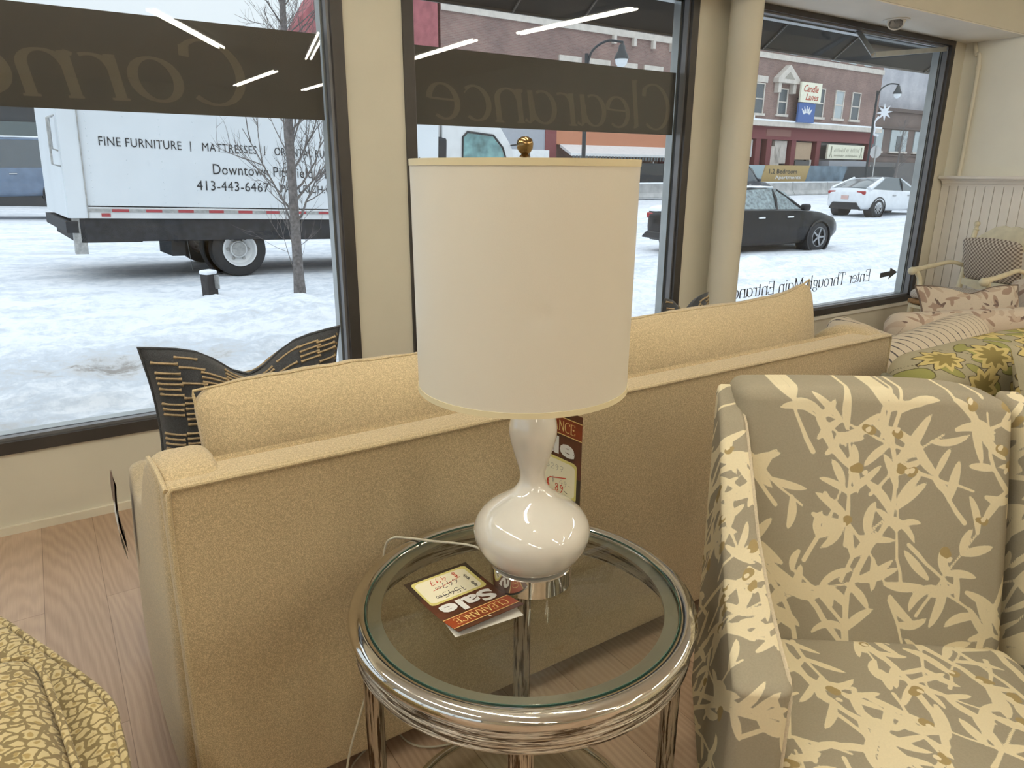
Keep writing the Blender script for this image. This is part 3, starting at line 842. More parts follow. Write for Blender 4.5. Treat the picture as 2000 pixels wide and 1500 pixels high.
# mirrored text low on window 3
wl = thing('window_lettering', 'black reversed lettering reading Enter Through Main Entrance low on the right window', 'window decal', (5.0, GY + .007, .6))
_tot = pen_text('Enter Through Main Entrance')[2]; _x = 5.945; _k = (5.945 - 4.10) / _tot
for wd in 'Enter Through Main Entrance'.split():
    _w = pen_text(wd)[2] * _k
    mb = MB(); put_pen(mb, wd, 0, 0, 1, 1, lambda x, y: (_x - x * _w, GY + .0068, .558 + y * .098), .085, .03); mb.build('word', M['blackletter'], wl, 0)
    _x -= _w + .28 * _k
mb = MB(); mb.prism([(6.095, .568), (6.24, .577), (6.235, .548), (6.365, .602), (6.245, .648), (6.242, .618), (6.095, .612)], lambda a, b: (a, GY + .0062, b), (0, .001, 0))
tag(mb.build('window_arrow', M['blackletter'], None, 0), 'black arrow sticker beside the lettering near the right window edge', 'window decal')
# transom sash hanging open at the top of window 3
sa = thing('transom_sash', 'metal framed transom sash tilted open at the top of the right window', 'window sash', (5.25, GY - .02, 2.44))
A_, B_, C_, D_ = Vector((5.25, GY - .022, 2.44)), Vector((5.03, GY - .30, 2.235)), Vector((6.44, GY - .05, 2.425)), Vector((6.44, GY - .022, 2.445))
def bar(mb, p, q, w, t):
    p, q = Vector(p), Vector(q); d = (q - p).normalized(); u = d.cross(Vector((0, 1, 0)))
    u = u.normalized() if u.length > 1e-4 else Vector((1, 0, 0)); v = d.cross(u)
    vs = []
    for e in (p, q):
        for a, b in ((-1, -1), (1, -1), (1, 1), (-1, 1)): vs.append(e + u * a * w / 2 + v * b * t / 2)
    mb.add(vs, [(3, 2, 1, 0), (4, 5, 6, 7), (0, 1, 5, 4), (1, 2, 6, 5), (2, 3, 7, 6), (3, 0, 4, 7)])
mb = MB(); bar(mb, A_, B_, .028, .03); mb.build('side_rail', M['frame_lt'], sa, 0)
mb = MB(); bar(mb, B_, C_, .034, .03); mb.build('bottom_rail', M['frame_lt'], sa, 0)
mb = MB(); bar(mb, A_, D_, .014, .02); mb.build('top_rail', M['frame_lt'], sa, 0)
mb = MB(); n_ = (B_ - A_).cross(C_ - A_).normalized() * .004
mb.prism([(0, 0), (0, 1), (1, 0)], lambda a, b: A_ + (C_ - A_) * a + (B_ - A_) * b, n_); mb.build('pane', M['pane'], sa, 0)

# recessed spotlight in the soffit
sp = thing('recessed_spotlight', 'round white recessed spotlight tilted in the soffit over the right window', 'light', (5.315, 3.13, 2.492))
mb = MB(); mb.ring([(.062, 0), (.088, 0), (.088, -.006), (.062, -.008)], (5.315, 3.13, 2.492), 40); mb.build('trim_ring', M['white_paint'], sp)
Mx = Matrix.Rotation(R(38), 4, 'Y') @ Matrix.Rotation(R(-18), 4, 'X')
mb = MB(); mb.lathe([(.058, .03), (.060, -.012), (.056, -.034), (.047, -.036), (.046, -.0335)], (5.315, 3.13, 2.488), 32, 0, Mx); mb.build('gimbal', M['white_paint'], sp)
mb = MB(); mb.lathe([(.046, -.0335), (0.00001, -.033)], (5.315, 3.13, 2.488), 32, 0, Mx); mb.build('lens', M['black'], sp)

# twin tube strip lights on the ceiling
def strip(p, q):
    p, q = Vector((p[0], p[1], 0)), Vector((q[0], q[1], 0)); d = (q - p); L = d.length; d.normalize(); s = Vector((-d.y, d.x, 0))
    root = thing('strip_light', 'white twin tube strip light fixed to the ceiling, mirrored in glass or added for light', 'light', (p + q) / 2 + Vector((0, 0, ZC)), 0, 'ceiling strip lights')
    a = math.atan2(d.y, d.x); Mz = Matrix.Rotation(a, 4, 'Z')
    mb = MB(); mb.box((p + q) / 2 + Vector((0, 0, ZC - .025)), (L + .02, .11, .05), Mz); mb.build('housing', M['fixture'], root, 0)
    for k in (-1, 1):
        mb = MB(); o = s * .034 * k + Vector((0, 0, ZC - .068))
        mb.tube([p + o, q + o], .014, 8); mb.build('tube', M['tubes'], root)
for p, q in (((1.28, -1.77), (2.37, -3.77)), ((3.12, -2.04), (3.62, -4.06)), ((3.55, -8.19), (3.6, -5.7)), ((4.86, -8.21), (4.85, -6.2)), ((4.85, -3.25), (4.81, -1.38)), ((5.02, -.71), (5.21, 1.03)),
             ((-1.4, -.2), (-1.4, 1.6)), ((.3, .1), (.3, 1.9)), ((1.2, .3), (1.2, 1.6)), ((-1.4, -3.4), (-1.4, -1.4)), ((-1.4, -6.2), (-1.4, -4.2)), ((-1.4, 2.0), (-1.4, 3.0))):  # this row is unseen: extra fixtures added to brighten the room
    strip(p, q)

# ------------------------------------------------------------------ glass side table
TC = Vector((.6875, 1.0015, 0)); TT = .65; TR = .338
tb = thing('side_table', 'round glass topped chrome side table with bark textured legs holding the white lamp', 'table', TC)
TL = Vector((TC.x, TC.y, 0))
mb = MB()
rim = arc(0, 0, .017, .017, 0, 360, 16)[:-1]
mb.ring([(TR - .019 + x * 1.15, TT - .014 + z) for x, z in rim], TL, 128)
mb.build('rim', M['chrome'], tb)
mb = MB()
r0 = TR - .024
prof = [(r0, -.075), (r0 + .012, -.075), (r0 + .015, -.07), (r0 + .013, -.06), (r0 + .016, -.055), (r0 + .013, -.047), (r0 + .016, -.04), (r0 + .012, -.03), (r0 + .010, -.022), (r0, -.022)]
mb.ring([(a, TT + z) for a, z in prof], TL, 128); mb.build('apron', M['bark_h'], tb)
mb = MB(); mb.ring([(TR - .062, TT - .014), (TR - .036, TT - .014), (TR - .036, TT - .008), (TR - .062, TT - .008)], TL, 128); mb.build('support_ring', M['brushed'], tb)
mb = MB(); k = 128
mb.lathe([(TR - .034, TT - .0075), (TR - .034, TT - .001), (TR - .037, TT), (.0001, TT)], (TL.x, TL.y, 0), 128)
mb.lathe([(TR - .034, TT - .0075), (.0001, TT - .0075)], (TL.x, TL.y, 0), 128)
mb.build('glass_top', M['table_glass'], tb)
mb = MB(); mb.ring([(TR - .0345, TT - .0075), (TR - .0335, TT - .0075), (TR - .0335, TT + .0005), (TR - .0345, TT + .0005)], TL, 128); mb.build('glass_edge', M['glass_edge'], tb)
a0 = math.atan2(-.824, -.566)
for k in range(4):
    a = a0 + k * math.pi / 2
    c = TL + Vector((math.cos(a), math.sin(a), 0)) * (TR - .030)
    mb = MB(); Mz = Matrix.Rotation(a, 4, 'Z')
    mb.rbox((.030, .042, TT - .062), .007, .012, lambda x, y, z, c=c, Mz=Mz: (c + Mz @ Vector((x, y, z)) + Vector((0, 0, (TT - .062) / 2)) + (Mz @ Vector((1, 0, 0))) * .0012 * math.sin(y * 900)))
    mb.build('leg', M['bark_v'], tb)
SH = .075; SR = .262
mb = MB(); mb.ring([(SR + x * .9, SH + z * .8) for x, z in arc(0, 0, .011, .011, 0, 360, 12)[:-1]], TL, 96); mb.build('shelf_ring', M['chrome'], tb)
for k in range(4):
    a = a0 + k * math.pi / 2
    d = Vector((math.cos(a), math.sin(a), 0))
    mb = MB(); mb.cyl(TL + d * (SR + .004) + Vector((0, 0, SH)), TL + d * (TR - .044) + Vector((0, 0, SH)), .006, None, 10); mb.build('shelf_bracket', M['chrome'], tb)
mb = MB(); mb.lathe([(SR - .006, SH + .002), (SR - .006, SH + .008), (.0001, SH + .008)], (TL.x, TL.y, 0), 96); mb.lathe([(SR - .006, SH + .002), (.0001, SH + .002)], (TL.x, TL.y, 0), 96)
mb.build('shelf_glass', M['table_glass'], tb)

# clear plastic holder lying on the lower shelf
ch = thing('clear_plastic_holder', 'clear plastic sign holder lying on the lower glass shelf of the side table', 'holder', (.66, 1.05, SH + .008))
hx = Vector((.82, -.57, 0)); hy = Vector((.57, .82, 0))
def HP(x, y, z): return Vector((.71, 1.02, SH + .0085)) + hx * x + hy * y + Vector((0, 0, z))
for nm, (a, b, c) in dict(base_sheet=((0, 0, 0.001), (.17, .11, .002), 0), upright_sheet=((0, .04, .028), (.17, .002, .052), 0), front_lip=((0, -.054, .009), (.17, .002, .014), 0)).items():
    mb = MB(); Mz = Matrix.Rotation(math.atan2(hx.y, hx.x), 4, 'Z'); mb.box(HP(*a), b, Mz); mb.build(nm, M['clear'], ch, 0)

# ------------------------------------------------------------------ lamp
LX, LY = .735, 1.040
lm = thing('table_lamp', 'white glazed gourd shaped table lamp with a cream drum shade on the glass table', 'lamp', (LX, LY, TT + .0005))
lc = (LX, LY, 0)
mb = MB(); mb.lathe([(.0001, TT + .001), (.081, TT + .001), (.083, TT + .003), (.083, TT + .040), (.0815, TT + .0415)], lc, 72, 0, None, False); lb = mb.build('base', M['chrome'], lm, 30)
mb = MB(); mb.lathe([(.0816, TT + .0412), (.0805, TT + .0418), (.0001, TT + .0418)], lc, 72); mb.build('base_cap', plain('satin_base_cap', (.42, .40, .36), .45, .2), lb, 30)
body = [(.060, .688), (.072, .693), (.088, .704), (.102, .721), (.112, .741), (.1165, .761), (.1135, .779), (.1050, .794), (.0940, .806), (.0810, .8165), (.0670, .826), (.0535, .835), (.0420, .844), (.0335, .854), (.0277, .864), (.0250, .875), (.0256, .889), (.0300, .905), (.0368, .927), (.0428, .948), (.0462, .967), (.0458, .985), (.0415, 1.004), (.0348, 1.021), (.0285, 1.036), (.0240, 1.050), (.0212, 1.065), (.0205, 1.08), (.0001, 1.08)]
sm = smooth_path([(r, 0, z) for r, z in body[:-1]], 3)
mb = MB(); mb.lathe([(p.x, p.z) for p in sm] + [(.0001, 1.08)], lc, 72); mb.build('body', M['ceramic'], lm, 60)
mb = MB(); mb.cyl((LX, LY, 1.08), (LX, LY, 1.125), .011, None, 20); mb.lathe([(.016, 1.12), (.018, 1.13), (.018, 1.165), (.012, 1.17)], lc, 24); mb.build('socket', M['bronze'], lm)
SX, SY = LX - .018, LY + .011
sb, st_, z0, z1 = .194, .197, 1.066, 1.468
def dent(a, t):
    return -.0022 * math.exp(-((a + 2.02) / .10) ** 2 - ((t - .42) / .045) ** 2) + .0012 * math.exp(-((a + 1.93) / .05) ** 2 - ((t - .45) / .02) ** 2)
mb = MB(); N = 160; vs = []
def shp(u, t, off=0.):
    a = 2 * math.pi * u; r = sb + (st_ - sb) * t + dent(a, t) + off
    if a > math.pi: r = sb + (st_ - sb) * t + dent(a - 2 * math.pi, t) + off
    return (SX + r * math.cos(a), SY + r * math.sin(a), z0 + (z1 - z0) * t)
mb.grid(240, 60, lambda u, t: shp(u, t), 0, True); mb.grid(96, 3, lambda u, t: shp(u, 1 - t, -.0018), 0, True)
mb.build('lamp_shade', M['shade'], lm)
sh = [o for o in lm.children if o.name.startswith('lamp_shade')][0]
mb = MB(); mb.ring([(st_ - .002, z1 - .010), (st_ + .0012, z1 - .010), (st_ + .0015, z1 + .001), (st_ - .002, z1 + .001)], (SX, SY, 0), 160); mb.build('shade_trim', M['shade_trim'], sh)
mb = MB(); mb.ring([(sb - .002, z0 - .001), (sb + .0015, z0 - .001), (sb + .0012, z0 + .009), (sb - .002, z0 + .009)], (SX, SY, 0), 160); mb.build('shade_trim', M['shade_trim'], sh)
mb = MB()
for k in range(3):
    a = k * 2.094 + .4; mb.cyl((SX, SY, z1 - .012), (SX + (st_ - .003) * math.cos(a), SY + (st_ - .003) * math.sin(a), z1 - .006), .0022, None, 6)
mb.tube(smooth_path([(LX, LY, 1.165), (LX - .055, LY, 1.22), (SX - .05, SY, 1.38), (SX, SY, z1 - .012)], 8), .0022, 6)
mb.tube(smooth_path([(LX, LY, 1.165), (LX + .055, LY, 1.22), (SX + .05, SY, 1.38), (SX, SY, z1 - .012)], 8), .0022, 6)
mb.build('harp', M['bronze'], lm)
mb = MB(); mb.lathe([(.004, z1 - .012), (.004, z1 + .004), (.010, z1 + .006), (.006, z1 + .010), (.0095, z1 + .013), (.0135, z1 + .019), (.0145, z1 + .027), (.0125, z1 + .034), (.006, z1 + .0385), (.0001, z1 + .039)], (SX, SY, 0), 32); mb.build('finial', M['bronze'], lm)
cord = smooth_path([(LX - .045, LY + .07, TT + .006), (.70, 1.20, TT + .004), (.63, 1.275, TT + .005), (.588, 1.316, TT + .006), (.560, 1.338, TT + .004), (.545, 1.352, TT - .03), (.53, 1.352, .50), (.49, 1.348, .30), (.425, 1.340, .12), (.41, 1.335, .02), (.46, 1.42, .006), (.58, 1.47, .006), (.68, 1.44, .006), (.74, 1.38, .006), (.70, 1.34, .007), (.62, 1.38, .008), (.60, 1.46, .007), (.66, 1.55, .006)], 8)
mb = MB(); mb.tube(cord, .0028, 8); mb.build('cord', plain('clear_lamp_cord', (.56, .52, .42), .15, 0, .8), lm)

# ------------------------------------------------------------------ clearance tags
def sale_tag(name, label, P, inks, group):
    """w .146 x h .2 card; P(x,y,layer)->world, x right, y up, origin centre"""
    w, h = .146, .20
    def panel(x0, x1, y0, y1, lay, nx=14, ny=18):
        m = MB(); m.grid(nx, ny, lambda u, t: P(x0 + (x1 - x0) * u, y0 + (y1 - y0) * t, lay)); return m
    base = panel(-w / 2, w / 2, -h / 2, h / 2, 0, 24, 30)
    b2 = panel(-w / 2, w / 2, -h / 2, h / 2, -.0006, 24, 30); base.add(b2.v, [f[::-1] for f in b2.f])
    root = base.build(name, M['card_brown'], None, 60); tag(root, label, 'price tag', group)
    panel(-w / 2, w / 2, .048, .084, .0003).build('header_band', M['card_red'], root)
    panel(-w / 2, w / 2, -h / 2, -.038, .00025).build('lower_border', M['card_dark'], root)
    mb = panel(-w / 2, w / 2, .0835, .0855, .0005, 14, 2); q = panel(-w / 2, w / 2, .0465, .0485, .0005, 14, 2); mb.add(q.v, q.f); mb.build('gold_line', M['card_line'], root)
    def rrect(x0, x1, y0, y1, r, lay, mat, nm):
        pts = []
        m = MB(); nx, ny = 16, 18
        def f(u, t):
            y = y0 + (y1 - y0) * t
            e = min(y - y0, y1 - y); ins = r - math.sqrt(max(0, r * r - (r - min(e, r)) ** 2))
            return P(x0 + ins + (x1 - x0 - 2 * ins) * u, y, lay)
        m.grid(nx, 30, f); m.build(nm, mat, root)
    rrect(-.064, .064, -.092, -.006, .008, .0006, M['card_yellow'], 'price_panel_edge')
    rrect(-.057, .060, -.086, -.012, .010, .0009, M['card_cream'], 'price_panel')
    T = lambda lay: (lambda x, y: P(x, y, lay))
    mb = MB(); put_pen(mb, 'CLEARANCE', -.058, .055, .116, .021, T(.0009), .10, .03); mb.build('header_lettering', M['card_line'], root, 0)
    mb = MB(); put_text(mb, 'Sale', -.058, .001, .116, .040, T(.0009), .04, 0, 0, 1.02); mb.build('sale_lettering', M['white_gloss'], root, 0)
    for nm, mat, fn in inks:
        mb = MB(); fn(mb, T(.0014)); mb.build(nm, mat, root, 0)
    mb = MB(); mb.grid(8, 2, lambda u, t: P(.0028 * t * math.cos(2 * math.pi * u), .092 + .0028 * t * math.sin(2 * math.pi * u), .0008), 0, True); mb.build('hole', M['card_white'], root, 0)
    return root
# lying on the table, upside down to the viewer
tlc = Vector((.5795, 1.0505, TT + .0012))
tx = (Vector((.513, .948, 0)) - Vector((.659, .955, 0))).normalized(); ty = Vector((-tx.y, tx.x, 0))
if ty.y > 0: ty = -ty
def PT(x, y, lay):
    z = .0035 + .020 * (y / .1) ** 2 * (.35 if y < 0 else 1.) - .0
    sk = .012 * (y / .1)
    return tlc + tx * (x) + ty * y + Vector((sk * .2, 0, z * .55 + lay + .0006))
def inks1(mb, T): pass
def i_black(mb, T):
    hand(mb, '$ 1545', -.050, -.034, .080, .017, T, .0011); hand(mb, '$ 647', -.050, -.062, .066, .017, T, .0011); hand(mb, '00', .030, -.030, .014, .008, T, .001); hand(mb, '00', .018, -.056, .012, .008, T, .001)
    ribbon(mb, [(-.02, -.026), (.04, -.024)], .0012, T)
def i_red(mb, T):
    hand(mb, '$ 497', -.034, -.082, .066, .017, T, .0013); ribbon(mb, [(-.034, -.062), (.036, -.048)], .0013, T)
sale_tag('sale_tag', 'dark red clearance sale tag lying face up on the glass table, crossed out to 497', PT, [('black_handwriting', M['ink_black'], i_black), ('red_handwriting', M['ink_red'], i_red)], 'clearance sale tags')
mb = MB(); cc = tlc + ty * .050 + tx * -.002; Mz = Matrix.Rotation(math.atan2(tx.y, tx.x) - .13, 4, 'Z')
mb.box(cc + Vector((0, 0, .0002)), (.140, .108, .0007), Mz)
uc = tag(mb.build('paper_slip', M['card_white'], None, 0), 'white paper slip peeking out under the sale tag on the table', 'paper')
# hanging from the lamp neck, turned partly behind it
vR = Vector((.835, -.5505, 0)); vF = Vector((.5505, .835, 0))
def PL(x, y, lay):
    s = (x + .073)          # 0 left .. .146 right
    t = s / .146
    d = Vector((LX, LY, 0)) + vR * (-.012 + .100 * t + .012 * t * t) + vF * (.135 - .085 * t ** 1.25)
    nn = Vector((-vF.x, -vF.y, 0)) * .8 - vR * .5
    nn.normalize()
    return d + Vector((0, 0, .899 + y - .018 * t)) + nn * lay
def j_grey(mb, T):
    hand(mb, '$297', -.010, -.036, .045, .012, T, .0007); hand(mb, '$ 49-', .004, -.066, .05, .012, T, .0006)
def j_red(mb, T):
    ribbon(mb, [(-.008, -.066), (.0, -.058), (.040, -.046)], .002, T); hand(mb, '$ 89', -.01, -.082, .046, .016, T, .0016)
def j_blk(mb, T): ribbon(mb, [(.036, -.076), (.044, -.079)], .0014, T)
sale_tag('sale_tag', 'dark red clearance sale tag hanging from the neck of the white lamp, marked 89', PL, [('grey_handwriting', M['ink_grey'], j_grey), ('red_handwriting', M['ink_red'], j_red), ('black_dash', M['ink_black'], j_blk)], 'clearance sale tags')
_hg = [o for o in bpy.data.objects if o.name.startswith('sale_tag')][-1]
_h = Vector(PL(0, .092, .001)); _c = Vector((LX, LY, 1.052))
mb = MB(); mb.tube([_c + Vector((.0265 * math.cos(a), .0265 * math.sin(a), 0)) for a in np.linspace(0, 6.283, 20)[:-1]], .0007, 5, closed=True)
mb.tube([_c + (_h - _c).normalized() * .026, (_h + _c) / 2 + Vector((0, 0, .012)), _h], .0007, 5); mb.build('string', M['card_white'], _hg)
# tag hanging off the left sofa arm
tg = thing('sale_tag', 'tag seen edge on hanging from the outside of the left sofa arm', 'price tag', (.085, 2.08, .6), 0, 'clearance sale tags')
mb = MB(); mb.grid(6, 10, lambda u, t: (.074 - .012 * math.sin(t * 2.6) - .004 * u, 2.04 + .14 * u, .43 + .20 * t)); 
mb.grid(6, 10, lambda u, t: (.0732 - .012 * math.sin(t * 2.6) - .004 * u, 2.18 - .14 * u, .43 + .20 * t)); mb.build('card', M['card_brown'], tg)
mb = MB(); mb.grid(4, 8, lambda u, t: (.066 - .010 * math.sin(t * 2.6), 2.03 + .12 * u, .41 + .15 * t)); mb.build('paper', M['card_white'], tg)

# ------------------------------------------------------------------ sofa (its back to the viewer)
SX0, SX1, SYB, SYF = .118, 2.625, 1.38, 2.27
sf = thing('sofa', 'long cream boucle sofa seen from behind, between the lamp table and the windows', 'sofa', (1.37, 1.8, 0))
mb = MB()
def backf(x, y, z):
    X = x + (SX0 + SX1) / 2; Y = y + 1.43; Z = z + .465
    t = (Z - .06) / .81
    X += (-.012 if x < 0 else .012) * (1 - t) * abs(x) / 1.25
    Y += .012 * math.sin(math.pi * t) * -.3
    if y > .04: Z += .012 * max(0, (z - .3) / .1)
    return (X, Y, Z)
mb.rbox((SX1 - SX0, .10, .81), .016, .03, backf); mb.build('back', M['sofa'], sf, 60)
mb = MB()
mb.rbox((SX1 - SX0, .84, .36), .03, .05, lambda x, y, z: (x + (SX0 + SX1) / 2 + (-.02 if x < 0 else .02) * abs(x) / 1.25, y + 1.85, z + .245)); mb.build('base', M['sofa'], sf, 60)
mb = MB(); mb.rbox((SX1 - SX0 - .26, .74, .15), .05, .03, lambda x, y, z: (x + (SX0 + SX1) / 2, y + 1.86, z + .475 + .02 * (1 - (x / 1.1) ** 2))); mb.build('seat_cushion', M['sofa'], sf, 60)
armtop = [(1.40, .874), (1.47, .892), (1.54, .890), (1.60, .862), (1.67, .80), (1.78, .70), (1.95, .635), (2.10, .618), (2.20, .625), (2.27, .61)]
for sgn, xo in ((-1, SX0), (1, SX1)):
    mb = MB()
    def armf(x, y, z, sgn=sgn, xo=xo):
        Y = 1.835 + y; t = (z + .4) / .8; Z = .06 + t * (interp(Y, armtop) - .06)
        out = (x * sgn + .06) / .12         # 1 outside, 0 inside
        bul = .030 * max(0, 1 - t) ** .7 + .012 * math.sin(math.pi * min(1, max(0, (Y - 1.4) / .9)))
        return (xo - sgn * .06 + x + sgn * bul * out, Y, Z)
    mb.rbox((.12, .87, .8), .035, .022, armf); mb.build('arm', M['sofa'], sf, 60)
mb = MB()
p = .006
mb.tube([(SX0 - .002, SYB + .004, .10), (SX0 + .001, SYB + .002, .45), (SX0 + .006, SYB, .80), (SX0 + .010, SYB, .858), (SX0 + .016, SYB - .001, .866), (1.3, SYB - .001, .868), (SX1 - .016, SYB - .001, .866), (SX1 - .010, SYB, .858), (SX1, SYB + .002, .45), (SX1 + .002, SYB + .004, .10)], .0055, 8)
mb.tube(smooth_path([(SX0 + .006, SYB, .864), (SX0 + .002, 1.46, .880), (SX0 - .001, 1.56, .872)], 6), .005, 8)
mb.build('piping', M['sofa_pipe'], sf)
def sofa_cushion(x0, x1, seed, tl, tr, mid):
    r = random.Random(seed); w = x1 - x0; cx = (x0 + x1) / 2
    mb = MB()
    def f(x, y, z):
        u = x / (w / 2); v = z / .26; e = y / .085
        ear = (abs(u) ** 6) * max(0, v) ** 3
        zz = .725 + z + max(0, v) * (mid + (tl if u < 0 else tr) * abs(u) ** 5)
        thick = (1 - .55 * abs(u) ** 8) * (1 - .62 * max(0, v) ** 6) * (1 + .25 * (1 - u * u) * (1 - v * v))
        wr = .006 * noise.noise(Vector((x * 7 + seed, z * 9, e))) + .004 * noise.noise(Vector((x * 19, z * 5, seed)))
        return (cx + x * (1 + .015 * ear), 1.60 + y * thick + .10 * v * .5 + wr * (1 - ear), zz + wr * .6)
    mb.rbox((w, .17, .52), .05, .02, f)
    o = mb.build('back_cushion', M['sofa'], sf, 70)
    # welt along the top and the sides
    mb = MB(); pts = []
    for i in range(41):
        u = -1 + 2 * i / 40; x = u * (w / 2 - .004)
        q = f(x, -.03, .2585); pts.append((q[0], q[1] - .002, q[2] + .002))
    mb.tube([f(-w / 2 + .003, -.03, z) for z in (-.1, 0, .1, .2, .25)] + pts + [f(w / 2 - .003, -.03, z) for z in (.25, .2, .1, 0, -.1)], .0035, 6)
    mb.build('welt', M['sofa_pipe'], o)
sofa_cushion(.235, 1.36, 3, -.015, .02, .005)
sofa_cushion(1.375, 2.45, 11, .0, .055, .018)
for q in ((1.075, 1.50), (.22, 1.47), (2.52, 1.47), (.2, 2.2), (2.54, 2.2)):
    mb = MB(); mb.box((q[0], q[1], .033), (.02, .035, .066)); mb.build('leg', M['dark_metal'], sf, 0)

# ------------------------------------------------------------------ throw pillows
def pillow(name, label, c, w, h, t, rz, lean, mat, ears=.12, chop=.0, att=None, group=None, roll=0., cat='pillow', res=(44, 40)):
    Mx = Matrix.Translation(c) @ Matrix.Rotation(rz, 4, 'Z') @ Matrix.Rotation(lean, 4, 'X') @ Matrix.Rotation(roll, 4, 'Y')
    mb = MB(); UV = []
    def P(u, v, s):
        e = (1 - abs(u) ** 2.6) * (1 - abs(v) ** 2.6); th = t / 2 * max(0, e) ** .62
        k = 1 - ears * (1 - abs(u) ** 2) * abs(v) ** 2 * 1.0; kk = 1 - ears * (1 - abs(v) ** 2) * abs(u) ** 2
        zz = v * h / 2 * k - (chop * math.exp(-(u / .34) ** 2) * max(0, v) ** 1.5)
        wr = .004 * noise.noise(Vector((u * 3 + c[0] * 9, v * 3, s + c[1] * 5)))
        return Mx @ Vector((u * w / 2 * kk, s * (th + wr * e), zz))
    nu, nv = res
    for s in (-1, 1):
        def g(a, b, s=s):
            u, v = -1 + 2 * a, -1 + 2 * b
            UV.append((u * w / 2 + s * 3, v * h / 2)); return P(u, v, s)
        o = len(mb.f)
        mb.grid(nu, nv, g)
        if s > 0:
            for i in range(o, len(mb.f)): mb.f[i] = mb.f[i][::-1]
    UV = np.array(UV)
    ob = mb.build(name, mat, None, 180, att(UV) if att else None)
    tag(ob, label, cat, group)
    return ob, P
dk, PP = pillow('throw_pillow', 'charcoal throw pillow with rows of tan stitches at the left end of the sofa', Vector((.418, 1.95, .790)), .515, .47, .15, R(-2), R(5), M['charcoal'], .10, .085)
mb = MB(); r_ = random.Random(4)
def stitch_rows(mb, P, sgn, seed):
    rr = random.Random(seed)
    # staggered blocks of short horizontal chain stitches
    for col in range(9):
        u0 = -.96 + col * .24; off = rr.uniform(0, .5)
        v = -.95 + off * .12
        blk = 0
        while v < .95:
            n = rr.choice([4, 5, 6])
            du = rr.uniform(-.03, .04)
            for k in range(n):
                if v > .95: break
                if (col + blk) % 2 == 0 or rr.random() < .4:
                    a, b = max(-.97, u0 + du), min(.97, u0 + du + rr.uniform(.21, .25))
                    pts = [P(a + (b - a) * i / 6, v, sgn) + (P(a, v, sgn) - P(a, v, -sgn)).normalized() * .0012 for i in range(7)]
                    mb.tube(pts, [.0048] + [.0032] * 5 + [.0048], 5)
                v += .062
            v += .05; blk += 1
stitch_rows(mb, PP, -1, 2); stitch_rows(mb, PP, 1, 5)
mb.build('embroidery', M['stitch'], dk)
mb = MB(); ring_ = [(-1, -1), (1, -1), (1, 1), (-1, 1)]
pts = []
for k in range(4):
    a, b = ring_[k], ring_[(k + 1) % 4]
    for i in range(12): pts.append(PP(a[0] + (b[0] - a[0]) * i / 12, a[1] + (b[1] - a[1]) * i / 12, 1))
mb.tube(pts, .004, 6, closed=True); mb.build('edge_seam', M['charcoal'], dk)
dk2, PP2 = pillow('throw_pillow', 'charcoal throw pillow showing only its two corners above the right sofa cushion', Vector((2.10, 1.95, .785)), .27, .40, .12, R(3), R(4), M['charcoal'], .06, .09)
mb = MB(); stitch_rows(mb, PP2, -1, 9); mb.build('embroidery', M['stitch'], dk2)

# ------------------------------------------------------------------ leaf print armchair
AO = Vector((1.466, .672, 0)); AL = Vector((.7915, -.6112, 0)); AF = Vector((-.6112, -.7915, 0))
def AP(u, v, z): return AO + AL * u + AF * v + Vector((0, 0, z))
ac = thing('armchair', 'grey armchair printed with cream leafy branches, front right beside the glass table', 'armchair', AO)
RES = .0042
def uvbuild(mb, name, uvf, seed, parent, mat='leaf', smooth=70):
    UV = np.array([uvf(p) for p in mb.v]); return mb.build(name, M[mat], parent, smooth, leaf_att(UV, seed))
def loc(p):
    d = Vector(p) - AO; return d.dot(AL), d.dot(AF), d.z
mb = MB()
def abk(x, y, z):
    Z = .66 + z; t = (Z - .32) / .68; v = -.075 + y - .15 * (Z - .42) / .58
    u = -.035 + x * (1 + .03 * t); bow = .018 * (1 - (x / .3) ** 2) * (1 if y > 0 else .3)
    drop = .03 * max(0, x / .30) ** 4 * max(0, z / .34) ** 2
    return AP(u, v + bow, Z - drop - .024 * max(0, z / .34) + .008 * (1 - (x / .3) ** 2) * max(0, z / .34))
mb.rbox((.60, .13, .68), .032, RES, abk); uvbuild(mb, 'back', lambda p: loc(p)[0::2], 21, ac)
atop = [(-.24, .962), (-.10, .91), (.0, .825), (.10, .735), (.22, .675), (.33, .64), (.45, .615)]
for sg in (-1, 1):
    mb = MB()
    def af(x, y, z, sg=sg):
        v = .09 + y; t = (z + .45) / .9; top = interp(v, atop); Z = .10 + t * (top - .10)
        o = (v + .17) / .57
        th = .055 + .045 * min(1, max(0, o))
        outer = .375 + .085 * o
        ins = outer - th / 2 + x * th / .1
        return AP(sg * ins - .03 * (1 - .6 * o) + (.024 if sg < 0 else 0), v - .05 * max(0, (Z - .5)) * (1 - o), Z)
    mb.rbox((.10, .66, .9), .022, RES, af)
    uvbuild(mb, 'arm', lambda p, sg=sg: (loc(p)[2] * .9 - loc(p)[1] * .8, loc(p)[0] * 1.2 + loc(p)[1] * .5 + 2), 31 + sg, ac)
    am = [o for o in ac.children if o.name.startswith('arm')][-1]
    mb = MB(); pts = []
    for i in range(40):
        v = -.21 + .60 * i / 39
        q = af(sg * .047, v - .09, .44, sg); pts.append(q)
    pts += [af(sg * .047, .32, z, sg) for z in (.40, .3, .2, .0, -.2, -.44)]
    mb.tube(pts, .0042, 8); mb.build('piping', M['linen'], am)
mb = MB()
